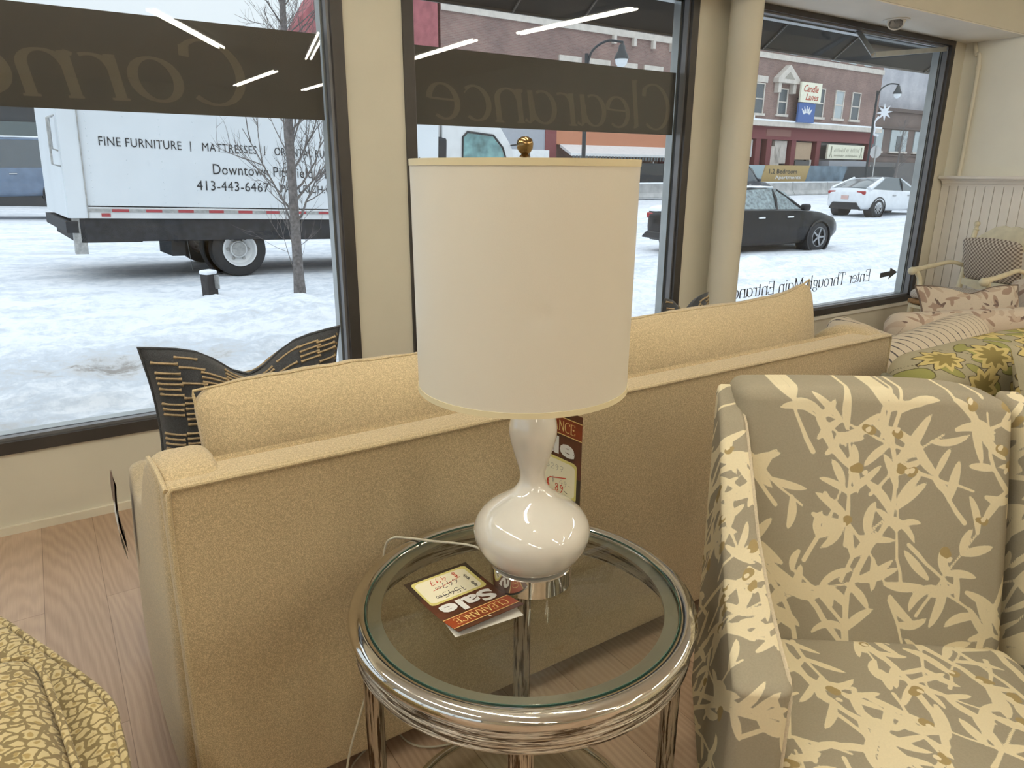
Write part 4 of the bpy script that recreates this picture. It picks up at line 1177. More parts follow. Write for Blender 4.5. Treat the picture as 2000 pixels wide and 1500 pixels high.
def asf(x, y, z):
    v = .31 + y; wid = .80 + .30 * (v / .62)
    u = x * wid; cr = .02 * (1 - (x / .36) ** 2) * (1 - ((v - .3) / .36) ** 2)
    return AP(u - .01, v, .345 + z + (cr if z > 0 else 0))
mb.rbox((.70, .66, .16), .038, RES, asf); uvbuild(mb, 'seat_cushion', lambda p: loc(p)[:2], 41, ac)
mb = MB(); pts = [asf(-.33 + .66 * i / 30, -.325, .055) for i in range(31)]; mb.tube(pts, .004, 6); mb.build('cushion_piping', M['linen'], ac)
mb = MB(); mb.rbox((.74, .60, .17), .02, .03, lambda x, y, z: AP(x * (.9 + .1 * y / .3), .27 + y, .19 + z)); uvbuild(mb, 'seat_frame', lambda p: loc(p)[:2], 43, ac)
for u, v in ((-.36, -.13), (.32, -.13), (-.40, .40), (.36, .40)):
    mb = MB(); mb.tube([AP(u, v, 0), AP(u, v + (.02 if v > 0 else .0), .125)], [.014, .021], 4); mb.build('leg', M['wood_dark'], ac, 0)

# ------------------------------------------------------------------ sage floral armchair behind it, with a pillow
go = Vector((2.72, 1.0, 0))
gc = thing('armchair', 'sage green armchair with yellow flower print behind the leaf print armchair', 'armchair', go)
gd = Vector((.972, -.235, 0)); gn = Vector((-.235, -.972, 0))
def GP(a, b, z): return Vector((2.36, 1.295, 0)) + gd * a + gn * b + Vector((0, 0, z))
def gl(p):
    d = Vector(p) - Vector((2.36, 1.295, 0)); return (d.dot(gd), d.dot(gn) * .8 - d.z)
def gbuild(mb, name, seed, root=gc):
    UV = np.array([gl(p) for p in mb.v]); return mb.build(name, M['flower'], root, 70, flower_att(UV, seed, .19))
mb = MB(); mb.rbox((.80, .24, .72), .09, .010, lambda x, y, z: GP(.40 + x, .13 + y + .03 * z, .535 + z + .025 * math.sin(x * 5 + .6) * max(0, z / .36))); gbuild(mb, 'back', 3)
mb = MB(); mb.rbox((.16, .62, .50), .06, .03, lambda x, y, z: GP(.10 + x, .42 + y, .36 + z)); gbuild(mb, 'arm', 4)
mb = MB(); mb.rbox((.16, .62, .50), .06, .03, lambda x, y, z: GP(.80 + x, .42 + y, .36 + z)); gbuild(mb, 'arm', 5)
mb = MB(); mb.rbox((.60, .60, .30), .05, .03, lambda x, y, z: GP(.45 + x, .50 + y, .30 + z)); gbuild(mb, 'seat_cushion', 6)
for a, b in ((.08, .08), (.82, .08), (.08, .68), (.82, .68)):
    mb = MB(); mb.tube([GP(a, b, 0), GP(a, b, .16)], [.016, .024], 8); mb.build('leg', M['wood_dark'], gc)
mb = MB(); mb.rbox((.035, .16, .07), .015, .01, lambda x, y, z: GP(-.035 + x, .16 + y, .755 + z - .25 * y)); mb.build('side_rail', plain('grey_painted_wood', (.14, .135, .10), .6), gc)
pillow('throw_pillow', 'sage floral throw pillow slumped on the matching armchair at right edge', Vector((2.69, .785, .715)), .50, .44, .18, math.atan2(gd.y, gd.x), R(-26), M['flower'], .05, .03, lambda UV: flower_att(UV, 15, .18), None, R(6), 'pillow', (80, 70))

# ------------------------------------------------------------------ striped armchair
def stripe():
    m, nt, b = new_mat('oatmeal_cloth_with_dash_stripes'); b.inputs['Roughness'].default_value = .95
    tc = nd(nt, 'ShaderNodeTexCoord'); sp_ = nt.nodes.new('ShaderNodeSeparateXYZ'); nt.links.new(tc.outputs['Object'], sp_.inputs[0])
    x = math_(nt, 'ADD', sp_.outputs['X'], math_(nt, 'MULTIPLY', sp_.outputs['Y'], .25))
    a = math_(nt, 'ABSOLUTE', math_(nt, 'SUBTRACT', math_(nt, 'FRACT', math_(nt, 'MULTIPLY', x, 20.0)), .5))
    y = math_(nt, 'ADD', sp_.outputs['Z'], math_(nt, 'MULTIPLY', sp_.outputs['Y'], -1.0))
    d = math_(nt, 'ABSOLUTE', math_(nt, 'SUBTRACT', math_(nt, 'FRACT', math_(nt, 'MULTIPLY', y, 11.0)), .5))
    wd = math_(nt, 'ADD', .05, math_(nt, 'MULTIPLY', math_(nt, 'LESS_THAN', d, .16), .05))
    k = math_(nt, 'LESS_THAN', a, wd)
    nt.links.new(mix(nt, k, (.60, .52, .41), (.09, .08, .085)), b.inputs['Base Color']); bump(nt, b, noise_(nt, tc.outputs['Object'], 400, 2), .2, .001); return m
M['stripe'] = stripe()
so = Vector((3.22, 1.85, 0))
sc_ = thing('armchair', 'oatmeal armchair with dark dashed stripes just past the right end of the sofa', 'armchair', so)
mb = MB(); mb.rbox((1.10, .24, .66), .11, .02, lambda x, y, z: (3.27 + x, 1.57 + y + .06 * (x / .55) ** 2, .435 + z + (.035 * math.sin((x + .55) * 3.4 - 1.4)) * max(0, z / .33))); mb.build('back', M['stripe'], sc_, 70)
for x0 in (2.86, 3.62):
    mb = MB(); mb.rbox((.18, .60, .50), .07, .03, lambda x, y, z: (x0 + x + .16 * max(0, y), 1.98 + y, .40 + z + .04 * math.sin(y * 4))); mb.build('arm', M['stripe'], sc_, 70)
mb = MB(); mb.rbox((.60, .60, .28), .05, .04, lambda x, y, z: (3.22 + x, 1.98 + y, .30 + z)); mb.build('seat_cushion', M['stripe'], sc_, 70)
for x, y in ((2.86, 1.62), (3.58, 1.62), (2.9, 2.2), (3.58, 2.2)):
    mb = MB(); mb.tube([(x, y, 0), (x, y, .2)], [.016, .024], 8); mb.build('leg', M['wood_dark'], sc_)

# ------------------------------------------------------------------ cream botanical armchair and pillows
bo = thing('armchair', 'cream armchair with taupe botanical print and a fat rolled arm, below the carved chair', 'armchair', (4.5, 2.0, 0))
bd = Vector((.954, -.30, 0)); bn = Vector((.30, .954, 0))
def BP(a, b, z): return Vector((3.93, 2.07, 0)) + bd * a + bn * b + Vector((0, 0, z))
def bbuild(mb, name, seed, root=bo):
    UV = np.array([((Vector(p) - Vector((3.93, 2.07, 0))).dot(bd), (Vector(p) - Vector((3.93, 2.07, 0))).dot(bn) + p[2]) for p in mb.v]); return mb.build(name, M['pink'], root, 70, botanic_att(UV, seed))
mb = MB(); mb.rbox((1.70, .17, .17), .08, .014, lambda x, y, z: BP(.84 + x, .02 + y, .60 + z - .012 * x)); bbuild(mb, 'rolled_arm', 3)
mb = MB(); mb.rbox((1.5, .12, .46), .03, .03, lambda x, y, z: BP(.80 + x, .02 + y, .33 + z)); bbuild(mb, 'arm_panel', 4)
mb = MB(); mb.rbox((1.40, .60, .26), .06, .03, lambda x, y, z: BP(.82 + x, .40 + y, .27 + z)); bbuild(mb, 'seat_cushion', 5)
mb = MB(); mb.rbox((.18, .62, .60), .08, .03, lambda x, y, z: BP(1.66 + x, .36 + y, .45 + z)); bbuild(mb, 'back', 6)
for a, b in ((.08, .04), (1.6, .04), (.08, .6), (1.6, .6)):
    mb = MB(); mb.tube([BP(a, b, 0), BP(a, b, .16)], [.018, .028], 8); mb.build('leg', M['wood_dark'], bo)
pl, PB = pillow('throw_pillow', 'cream botanical throw pillow with dark piping leaning on the rolled arm', Vector((5.06, 2.17, .585)), .86, .34, .15, R(-17), R(-24), M['pink'], .06, .05, lambda UV: botanic_att(UV, 12), None, R(2), 'pillow', (70, 50))
mb = MB(); pts = []
for k in range(4):
    a, b = ring_[k], ring_[(k + 1) % 4]
    for i in range(12): pts.append(PB(a[0] + (b[0] - a[0]) * i / 12, a[1] + (b[1] - a[1]) * i / 12, -1))
mb.tube(pts, .006, 6, closed=True); mb.build('piping', plain('brown_piping', (.15, .11, .09), .8), pl)

# ------------------------------------------------------------------ carved white armchair
cf = Vector((-.965, .262, 0)); cl = Vector((.262, .965, 0))       # facing, and towards the window
co_ = Vector((6.36, 2.64, 0))
cv = thing('carved_armchair', 'antique white carved armchair with gingham cushions in the corner by the right window', 'armchair', co_)
def CP(a, b, z): return co_ + cf * a + cl * b + Vector((0, 0, z))
for s in (1, -1):
    mb = MB(); P0 = [(0.0, .0), (.0, .45), (-.03, .70), (-.075, 1.00)]
    mb.tube([CP(-.0 if i == 0 else a, s * .265, z) for i, (a, z) in enumerate(P0)], [.018, .023, .022, .02], 12)
    for z, r, in ((.0, 0),): pass
    mb.build('rear_post', M['antique'], cv)
    pst = [o for o in cv.children if o.name.startswith('rear_post')][-1]
    q = CP(-.078, s * .265, 1.0); mb = MB(); mb.lathe([(.02, -.005), (.024, .003), (.013, .012), (.016, .022), (.012, .028), (.020, .038), (.0235, .052), (.019, .066), (.0001, .074)], q, 20); mb.build('finial', M['antique'], pst)
    mb = MB(); mb.tube(smooth_path([CP(-.035, s * .265, .705), CP(.10, s * .29, .74), CP(.26, s * .31, .715), CP(.40, s * .32, .69), CP(.46, s * .322, .685)], 6), [.016] * 6 + [.018] * 6 + [.02] * 6 + [.023] * 7, 12)
    q = CP(.47, s * .322, .675); mb.sphere(q, .034, 14); mb.build('arm', M['antique'], cv)
    mb = MB(); mb.tube(smooth_path([CP(.43, s * .32, .675), CP(.39, s * .305, .60), CP(.40, s * .29, .52), CP(.41, s * .285, .44)], 5), .02, 10); mb.build('arm_support', M['antique'], cv)
    mb = MB(); mb.tube([CP(.46, s * .285, 0), CP(.46, s * .285, .44)], [.017, .025], 10); mb.build('front_leg', M['antique'], cv)
mb = MB(); pts = []
crest = [(-1, .93), (-.9, .95), (-.7, .99), (-.45, 1.035), (-.2, 1.05), (0, 1.035), (.2, 1.05), (.45, 1.035), (.7, .99), (.9, .95), (1, .93), (1, .87), (-1, .87)]
mb.prism([(a * .255, z) for a, z in crest], lambda a, b: CP(-.005 - .105 * (b - .7) / .3, a, b), cf * .022); mb.build('crest_rail', M['antique'], cv, 30)
mb = MB(); mb.prism([(a * .25, z) for a, z in [(-1, .56), (-.4, .535), (0, .55), (.4, .535), (1, .56), (1, .61), (-1, .61)]], lambda a, b: CP(-.02, a, b), cf * .02); mb.build('lower_rail', M['antique'], cv, 30)
mb = MB()
for a0_, b0_, a1_, b1_ in ((.46, -.285, .46, .285), (.46, .285, 0, .265), (.46, -.285, 0, -.265), (0, .265, 0, -.265)):
    bar(mb, CP(a0_, b0_, .395), CP(a1_, b1_, .395), .024, .05)
mb.build('seat_rail', M['antique'], cv, 0)
mb = MB(); mb.rbox((.52, .60, .04), .018, .05, lambda x, y, z: CP(.235 + x, y * (1 + .1 * x), .435 + z)); mb.build('rush_seat', M['rush'], cv)
mb = MB(); mb.rbox((.50, .58, .075), .034, .02, lambda x, y, z: CP(.25 + x, y * (1 + .1 * x), .495 + z + .012 * (1 - (x / .25) ** 2) * (1 - (y / .3) ** 2))); _q = [Vector(p) - co_ for p in mb.v]; mb.build('seat_cushion', M['ticking'], cv, 70, {'cu': [p.dot(cf) - p.z for p in _q], 'cv': [p.dot(cl) for p in _q]})
# padded back cushion built in its own upright frame so that the checks follow the cloth
Mc = Matrix.Translation(CP(.02, 0, .775)) @ Matrix(((cl.x, cf.x, 0, 0), (cl.y, cf.y, 0, 0), (0, 0, 1, 0), (0, 0, 0, 1))) @ Matrix.Rotation(R(-14), 4, 'X')
mb = MB()
def cush(x, y, z):
    u, v = x / .25, z / .18
    bul = (1 - abs(u) ** 3) * (1 - abs(v) ** 3)
    return Mc @ Vector((x * (1 + .03 * v), y * (.35 + .9 * max(0, bul)), z * (1 - .06 * u * u) + .01 * (1 - u * u)))
mb.rbox((.50, .09, .36), .045, .014, cush)
_iv = Mc.inverted(); _q = [_iv @ Vector(p) for p in mb.v]
bcu = mb.build('back_cushion', M['gingham'], cv, 70, {'cu': [p.x for p in _q], 'cv': [p.z for p in _q]})
mb = MB(); q = CP(-.06, .272, .93); mb.tube(smooth_path([q, q + Vector((-.02, .03, -.01)), q + Vector((-.01, .035, -.05)), q + Vector((0, .02, -.07))], 5), .007, 6); mb.tube(smooth_path([q, q + Vector((-.03, .01, -.02)), q + Vector((-.03, .015, -.08))], 5), .006, 6); mb.build('tie', plain('brown_ribbon', (.16, .12, .10), .8), bcu)

# ------------------------------------------------------------------ leopard print chair at the lower left
lp = thing('armchair', 'tan leopard print chair cut off at the lower left corner', 'armchair', (-.35, 1.2, 0))
out = smooth_path([(-.62, 2.02, .5), (-.36, 1.92, .5), (-.235, 1.79, .5), (-.15, 1.62, .5), (-.085, 1.475, .5), (-.03, 1.335, .5), (-.021, 1.24, .5), (-.018, 1.10, .5), (-.03, .80, .5), (-.20, .70, .5), (-.62, .70, .5)], 7)
mb = MB(); n = len(out); cen = Vector((-.42, 1.25, 0))
lev = [(.97, .06), (.985, .10), (1.0, .30), (1.0, .47), (.993, .49), (.975, .50), (.94, .503), (.80, .49), (.60, .46), (.3, .44), (.001, .44)]
vs = []; fs = []
for s_, z in lev:
    for p in out:
        vs.append((cen.x + (p.x - cen.x) * s_, cen.y + (p.y - cen.y) * s_, z))
for i in range(len(lev) - 1):
    for j in range(n):
        j2 = (j + 1) % n; fs.append((i * n + j, (i + 1) * n + j, (i + 1) * n + j2, i * n + j2))
mb.add(vs, [f[::-1] for f in fs]); mb.build('frame', M['leopard'], lp, 60)
mb = MB(); mb.tube([(p.x + .001, p.y, .494) for p in out], .007, 8); mb.build('piping', M['leopard'], lp)
mb = MB(); mb.rbox((.50, .62, .16), .06, .02, lambda x, y, z: (-.335 + x + .08 * (y / .31) * -.5, 1.155 + y, .50 + z + .03 * (1 - (x / .25) ** 2) * (1 - (y / .31) ** 2))); mb.build('seat_cushion', M['leopard'], lp, 70)
mb = MB(); pts = [(-.335 + .247 * sx_ + .08 * (yy / .31) * -.5, 1.155 + yy, .565) for sx_, yy in ((1, -.28), (1, -.1), (1, .1), (.97, .25), (.85, .295), (.5, .302), (-.5, .302))]
mb.tube(smooth_path(pts, 5), .006, 8); mb.build('cushion_piping', M['leopard'], lp)
for q in ((-.1, 1.3), (-.55, 1.8), (-.08, .85)):
    mb = MB(); mb.cyl((q[0], q[1], 0), (q[0], q[1], .07), .02, None, 10); mb.build('leg', M['wood_dark'], lp)

# ================================================================== outdoors
def gz(x, y):
    b = np.interp(x, [-30, -12, -3, 2.3, 9, 15.5, 21, 30, 60], [.9, .45, .19, 0., -.26, -.30, -.22, -.10, 0.])
    return float(b)
def snow_h(x, y):
    z = gz(x, y)
    d = math.hypot(x - 2.6, (y - 7.2) * 1.2)
    z += .13 * math.exp(-(d / 1.5) ** 2)
    z += -.10 * math.exp(-((y - 3.5) / 1.6) ** 2)
    near = 1 / (1 + math.exp((y - 9.6) * 1.4))
    z += near * (.05 * noise.noise(Vector((x * 1.3, y * 1.6, 1))) + .05 * noise.noise(Vector((x * 4.1, y * 4.6, 5))) + .034 * noise.noise(Vector((x * 11, y * 13, 2))))
    # ploughed ridges in front of the parked sedan
    z += .16 * math.exp(-((y - 9.1 + .12 * (x - 12)) / .35) ** 2) * (1 / (1 + math.exp(-(x - 9) * 1.2))) * (.7 + .5 * noise.noise(Vector((x * 2.2, y * 2, 3))))
    z += .02 * noise.noise(Vector((x * .8, y * 2.5, 9))) * (1 - near)
    return z
mb = MB(); nx, ny = 300, 210
xs = np.concatenate([np.linspace(-26, -4, 40)[:-1], np.linspace(-4, 12, 170)[:-1], np.linspace(12, 78, 92)])
ys = np.concatenate([np.linspace(3.5, 10, 130)[:-1], 10 + (50) * (np.linspace(0, 1, 80) ** 1.6)])
vs = [(x, y, snow_h(x, y)) for x in xs for y in ys]; k = len(ys)
mb.add(vs, [(i * k + j, (i + 1) * k + j, (i + 1) * k + j + 1, i * k + j + 1) for i in range(len(xs) - 1) for j in range(k - 1)])
gr = struct(mb.build('ground', M['ground'], None, 180))

# ------------------------------------------------------------------ awning along the shop front
aw = thing('awning', 'dark canvas awning over the shop windows seen from below', 'awning', (4.3, 3.5, 2.9))
mb = MB(); mb.prism([(3.5, 3.20), (3.5, 3.215), (4.5, 2.515), (4.5, 2.50)], lambda a, b: (-.6, a, b), (10.4, 0, 0)); mb.build('canvas', M['awning'], aw, 0)
mb = MB(); mb.bb(-.6, 9.8, 4.492, 4.508, 2.49, 2.53); mb.build('front_bar', M['awning_rib'], aw, 0)
for x in (-.4, 1.3, 2.95, 3.55, 4.55, 5.6, 6.65, 8.3, 9.7):
    mb = MB(); bar(mb, (x, 3.5, 3.19), (x, 4.49, 2.495), .012, .012); mb.build('rib', M['awning_rib'], aw, 0)
mb = MB(); bar(mb, (-.6, 3.95, 2.878), (9.8, 3.95, 2.878), .02, .02); mb.build('cross_bar', M['awning_rib'], aw, 0)

# ------------------------------------------------------------------ vehicles
def frame_of(origin, az, slope=0.):
    a = R(az); t = Vector((math.cos(a), math.sin(a), slope)).normalized(); s = Vector((-math.sin(a), math.cos(a), 0)); u = t.cross(s)
    return lambda x, y, z: Vector(origin) + t * x + s * y + u * z
def wheel(root, T, x, y, r, w, side, spokes, rimmat, name='wheel'):
    c = T(x, y, r); ax = (T(0, side, 0) - T(0, 0, 0)).normalized(); ex = (T(1, 0, 0) - T(0, 0, 0)).normalized(); ez = ex.cross(ax) if ex.cross(ax).z > 0 else ax.cross(ex)
    Mx = Matrix((ex.to_4d()[:3] + (0,), ez.to_4d()[:3] + (0,), ax.to_4d()[:3] + (0,), (0, 0, 0, 1))).transposed()
    mb = MB(); mb.lathe([(r * .62, -w / 2), (r * .9, -w / 2), (r * .985, -w * .4), (r, -w * .2), (r, w * .2), (r * .985, w * .4), (r * .9, w / 2), (r * .66, w / 2), (r * .62, w * .42)], c, 36, 0, Mx, False)
    tw = mb.build(name, M['rubber'], root, 40)
    mb = MB(); mb.lathe([(r * .63, w * .34), (r * .60, w * .25), (.0001, w * .22)], c, 36, 0, Mx, False)
    if rimmat is not None: mb.build('wheel_disc', M['black'], tw, 40)
    mb = MB(); mb.lathe([(r * .67, w * .5), (r * .64, w * .51), (r * .60, w * .36)], c, 36, 0, Mx, False)
    for k in range(spokes):
        a = 2 * math.pi * k / spokes
        u = Vector((math.cos(a), math.sin(a), 0)); v = Vector((-u.y, u.x, 0))
        pts = [u * r * .10 + v * r * .07, u * r * .62 + v * r * .05, u * r * .62 - v * r * .05, u * r * .10 - v * r * .07]
        lo = [Vector(c) + Mx @ Vector((p.x, p.y, w * .34)) for p in pts]; hi = [Vector(c) + Mx @ Vector((p.x, p.y, w * .43)) for p in pts]
        mb.add(lo + hi, [(3, 2, 1, 0), (4, 5, 6, 7), (0, 1, 5, 4), (1, 2, 6, 5), (2, 3, 7, 6), (3, 0, 4, 7)])
    mb.lathe([(r * .14, w * .34), (r * .13, w * .46), (.0001, w * .47)], c, 16, 0, Mx)
    if rimmat is not None: mb.build('rim', rimmat, tw, 40)
    return tw
def loft(mb, T, st, prof, seg=5):
    """st: list of section dicts interpolated smoothly; prof(section)->half outline [(y,z)] from bottom centre to top centre"""
    rows = []
    for s in st:
        h = prof(s); ring_ = [(y, z) for y, z in h] + [(-y, z) for y, z in reversed(h)]
        rows.append([T(s[0], y, z) for y, z in ring_])
    m = len(rows[0]); vs = [p for r_ in rows for p in r_]; fs = []
    for i in range(len(rows) - 1):
        for j in range(m):
            j2 = (j + 1) % m; fs.append((i * m + j, i * m + j2, (i + 1) * m + j2, (i + 1) * m + j))
    fs.append(tuple(range(m - 1, -1, -1))); fs.append(tuple((len(rows) - 1) * m + j for j in range(m)))
    mb.add(vs, fs)
def dens(st, n=4):
    out = []
    A = np.array(st)
    for i in range(len(A) - 1):
        for j in range(n):
            t = j / n; out.append(tuple(A[i] * (1 - t) + A[i + 1] * t))
    out.append(tuple(A[-1])); return out
def car(name, label, origin, az, slope, body, house, roofx, paint, glassm, wx, wr, hw, rim, spokes, snowy=True, plate=None, group=None, cat='car'):
    T = frame_of(origin, az, slope); root = thing(name, label, cat, origin, 0, group)
    bprof = lambda s: [(0, s[1]), (s[3] * .86, s[1]), (s[3] * .97, s[1] + .10), (s[3], s[1] + (s[2] - s[1]) * .45), (s[3] * .985, s[1] + (s[2] - s[1]) * .72), (s[3] * .955, s[2] - .03), (s[3] * .90, s[2]), (s[3] * .5, s[2] + .025), (0, s[2] + .03)]
    mb = MB(); loft(mb, T, dens(body, 4), bprof); mb.build('body', paint, root, 50)
    gprof = lambda s: [(0, s[1]), (s[3], s[1]), (s[3] + (s[4] - s[3]) * .6, s[1] + (s[2] - s[1]) * .62), (s[4], s[2]), (s[4] * .5, s[2] + .02), (0, s[2] + .025)]
    mb = MB(); loft(mb, T, dens(house, 3), gprof); mb.build('windows', glassm, root, 50)
    rr, rf, zr, wrf = roofx
    mb = MB()
    mb.rbox((rf - rr, wrf * 2 + .02, .05), .02, .12, lambda x, y, z: T((rr + rf) / 2 + x, y, zr + z + .03 - .02 * (2 * x / (rf - rr)) ** 2 - .02 * (y / wrf) ** 2)); mb.build('roof', paint, root)
    # pillars and window surround
    h0, h1 = house[0], house[-1]
    for sgn in (1, -1):
        mb = MB()
        mb.tube([T(rr + .05, sgn * wrf, zr), T(h0[0] + .02, sgn * h0[3], h0[1])], [.075, .10] if not snowy else .045, 8); mb.build('rear_pillar', paint, root)
        mb = MB(); mb.tube([T(rf - .05, sgn * wrf, zr), T(h1[0] - .05, sgn * h1[3], h1[1])], .035, 8); mb.build('front_pillar', paint, root)
        xm = (wx[0] + wx[1]) / 2 + .05
        yb = float(np.interp(xm, [h[0] for h in house], [h[3] for h in house]))
        mb = MB(); mb.tube([T(xm, sgn * (yb + .004), h1[1] - .01), T(xm + .03, sgn * ((yb + wrf) / 2 + .03), (h1[1] + zr) / 2 + .05), T(xm + .05, sgn * wrf, zr)], .035, 6); mb.build('centre_pillar', M['black'], root)
        for dx in (-.28, .62):
            mb = MB(); q = T(xm + dx - .35, sgn * hw * 1.0, h1[1] - .12); q2 = T(xm + dx - .17, sgn * hw * 1.0, h1[1] - .12); mb.tube([q, q2], .018, 8); mb.build('door_handle', M['alloy'] if paint != M['car_black'] else M['white_gloss'], root)
        mb = MB(); mb.rbox((.20, .18, .15), .06, .05, lambda x, y, z: T(h1[0] - .30 + x, sgn * (hw + .08 + y), h1[1] + .09 + z)); mb.build('wing_mirror', paint, root)
        for k, x in enumerate(wx):
            mb = MB(); Mx_ = None
            c = T(x, sgn * (hw - .055), wr); ax = (T(0, sgn, 0) - T(0, 0, 0)).normalized(); ex = (T(1, 0, 0) - T(0, 0, 0)).normalized()
            ez = ax.cross(ex)
            ez = ez if ez.z > 0 else -ez
            MM = Matrix((tuple(ex) + (0,), tuple(ez) + (0,), tuple(ax) + (0,), (0, 0, 0, 1))).transposed()
            mb.lathe([(wr * 1.20, -.3), (wr * 1.20, .058), (wr * 1.08, .064), (wr * 1.06, .0), (.0001, .0)], c, 32, 0, MM); mb.build('wheel_arch', M['black'], root)
            wheel(root, T, x, sgn * (hw - .105), wr, .21, sgn, spokes, rim)
    # lamps, plate, bumper
    b0 = body[0]
    for sgn in (1, -1):
        mb = MB(); mb.rbox((.10, .36, .13), .04, .05, lambda x, y, z: T(body[1][0] - .02 + x, sgn * (body[1][3] * .76 + y), body[1][2] - .14 + z)); mb.build('tail_lamp', M['light_red'], root)
    mb = MB(); mb.box((0, 0, 0), (.02, .31, .15)); vs = [T(body[0][0] - .015 + p[0], p[1], body[0][1] + .30 + p[2]) for p in mb.v]; m2 = MB(); m2.add(vs, mb.f); m2.build('plate', plate or M['plate'], root, 0)
    mb = MB(); bh = .26 if cat == 'car' and not snowy else .16
    mb.rbox((.12, hw * (1.35 if bh > .2 else 1.7), bh), .04, .06, lambda x, y, z: T(body[0][0] + .03 + x, y * (1 - .25 * z / bh), body[0][1] + .0 + z)); mb.build('rear_bumper', M['black'], root)
    if snowy:
        mb = MB(); mb.rbox((rf - rr - .1, wrf * 1.8, .05), .024, .1, lambda x, y, z: T((rr + rf) / 2 + x, y, zr + .065 + z - .02 * (2 * x / (rf - rr)) ** 2 + .012 * noise.noise(Vector((x * 4, y * 4, 0))))); mb.build('roof_snow', M['snow'], root)
        fx = [b for b in body if b[0] > h1[0]]
        mb = MB(); x0, x1 = h1[0] + .02, body[-1][0] - .42
        zi = lambda x: float(np.interp(x, [b[0] for b in body], [b[2] for b in body])); wi = lambda x: float(np.interp(x, [b[0] for b in body], [b[3] for b in body]))
        mb.rbox((x1 - x0, 1.9, .04), .018, .1, lambda x, y, z: T((x0 + x1) / 2 + x, y / .95 * wi((x0 + x1) / 2 + x) * .92, zi((x0 + x1) / 2 + x) + .02 + z - .05 * max(0, abs(y) - .5)  + .015 * noise.noise(Vector((x * 5, y * 5, 3))))); mb.build('bonnet_snow', M['snow'], root)
        mb = MB(); x0, x1 = body[0][0] + .06, h0[0] + .15
        mb.rbox((x1 - x0, 1.6, .05), .02, .1, lambda x, y, z: T((x0 + x1) / 2 + x, y * .95, zi((x0 + x1) / 2 + x) + .025 + z)); mb.build('boot_snow', M['snow'], root)
    return root, T
SED = [(0, .42, .82, .66), (.10, .30, .98, .80), (.6, .24, 1.02, .89), (1.3, .21, 1.01, .92), (2.4, .20, .99, .92), (3.3, .20, .97, .92), (3.9, .22, .90, .90), (4.4, .25, .78, .84), (4.68, .30, .66, .70), (4.74, .36, .58, .58)]
SEDH = [(.55, 1.0, 1.03, .76, .70), (1.0, .99, 1.22, .80, .64), (1.55, .99, 1.40, .82, .58), (2.5, .98, 1.43, .82, .58), (2.85, .97, 1.36, .82, .60), (3.45, .94, .97, .78, .70)]
def gcar(x, y): return (x, y, gz(x, y))
car('sedan', 'black sedan with snow on its roof and bonnet parked outside the right window', (11.55, 11.36, -.33), -5, 0., SED, SEDH, (1.35, 2.65, 1.40, .57), M['car_black'], M['car_glass_frost'], (.95, 3.82), .335, .92, M['alloy'], 5, True)
COU = [(0, .40, .86, .70), (.08, .30, 1.02, .82), (.6, .25, 1.0, .89), (1.2, .22, .98, .90), (2.4, .20, .94, .90), (3.3, .22, .90, .88), (3.9, .26, .78, .82), (4.2, .34, .62, .66)]
COUH = [(.22, 1.0, 1.05, .78, .72), (.75, .99, 1.27, .80, .66), (1.25, .98, 1.39, .82, .62), (1.8, .96, 1.43, .82, .60), (2.3, .94, 1.40, .82, .60), (2.75, .92, 1.24, .80, .64), (3.2, .89, .93, .78, .70)]
car('coupe', 'white two door coupe driving away up the snowy street at the right', (25.8, 16.2, -.14), -5, 0., COU, COUH, (1.15, 2.35, 1.375, .60), M['car_white'], M['car_glass'], (.80, 3.45), .33, .90, M['alloy'], 10, False)
SUV = [(0, .50, 1.02, .80), (.10, .42, 1.14, .90), (.8, .38, 1.14, .97), (2.4, .36, 1.12, .98), (3.7, .36, 1.10, .97), (4.5, .40, 1.05, .93), (5.0, .46, .92, .84), (5.15, .52, .80, .70)]
SUVH = [(.12, 1.12, 1.18, .86, .82), (.45, 1.12, 1.80, .88, .74), (1.2, 1.12, 1.86, .90, .74), (3.0, 1.10, 1.85, .90, .74), (3.35, 1.10, 1.75, .90, .76), (3.95, 1.08, 1.12, .86, .80)]
car('suv', 'slate blue sport utility vehicle dusted with snow behind the truck tail', (1.75, 25.0, .36), 181, 0., SUV, SUVH, (.40, 3.1, 1.85, .74), M['car_blue'], M['win_dark'], (1.05, 4.15), .39, .97, M['alloy'], 6, True)
car('suv', 'charcoal sport utility vehicle far off beside the concrete barriers', (28.1, 25.8, -.1), 2, 0., SUV, SUVH, (.40, 3.1, 1.85, .74), M['car_dark'], M['win_dark'], (1.05, 4.15), .39, .97, M['alloy'], 6, False)

# ------------------------------------------------------------------ delivery truck
TO = (2.279, 10.434, 0.0)
TT_ = frame_of(TO, 4, -.04)
tk = thing('delivery_truck', 'white box delivery truck with furniture store lettering parked outside the left window', 'truck', TO)
def tbox(mb, x0, x1, y0, y1, z0, z1):
    m = MB(); m.bb(x0, x1, y0, y1, z0, z1); mb.add([TT_(*p) for p in m.v], m.f)
mb = MB(); tbox(mb, -1.95, 3.24, .0, 2.35, .95, 3.15)
for sx in np.arange(-1.70, 3.2, .405):       # rivet rows
    n = 0
    for z in np.arange(1.0, 3.1, .085 if int(round((sx + 1.7) / .405)) % 2 == 0 else .17):
        q = TT_(sx, -.003, z); mb.sphere(q, .0075, 5)
for x in np.arange(-1.74, 3.2, .09): mb.sphere(TT_(x, -.003, .925 + .03), .0075, 5)
mb.build('cargo_box', M['truck_white'], tk, 30)
mb = MB(); tbox(mb, -1.99, -1.785, -.022, .0, .80, 3.15); tbox(mb, -2.0, -1.95, 0, 2.35, .80, 3.15); mb.build('rear_corner_post', M['truck_white'], tk, 0)
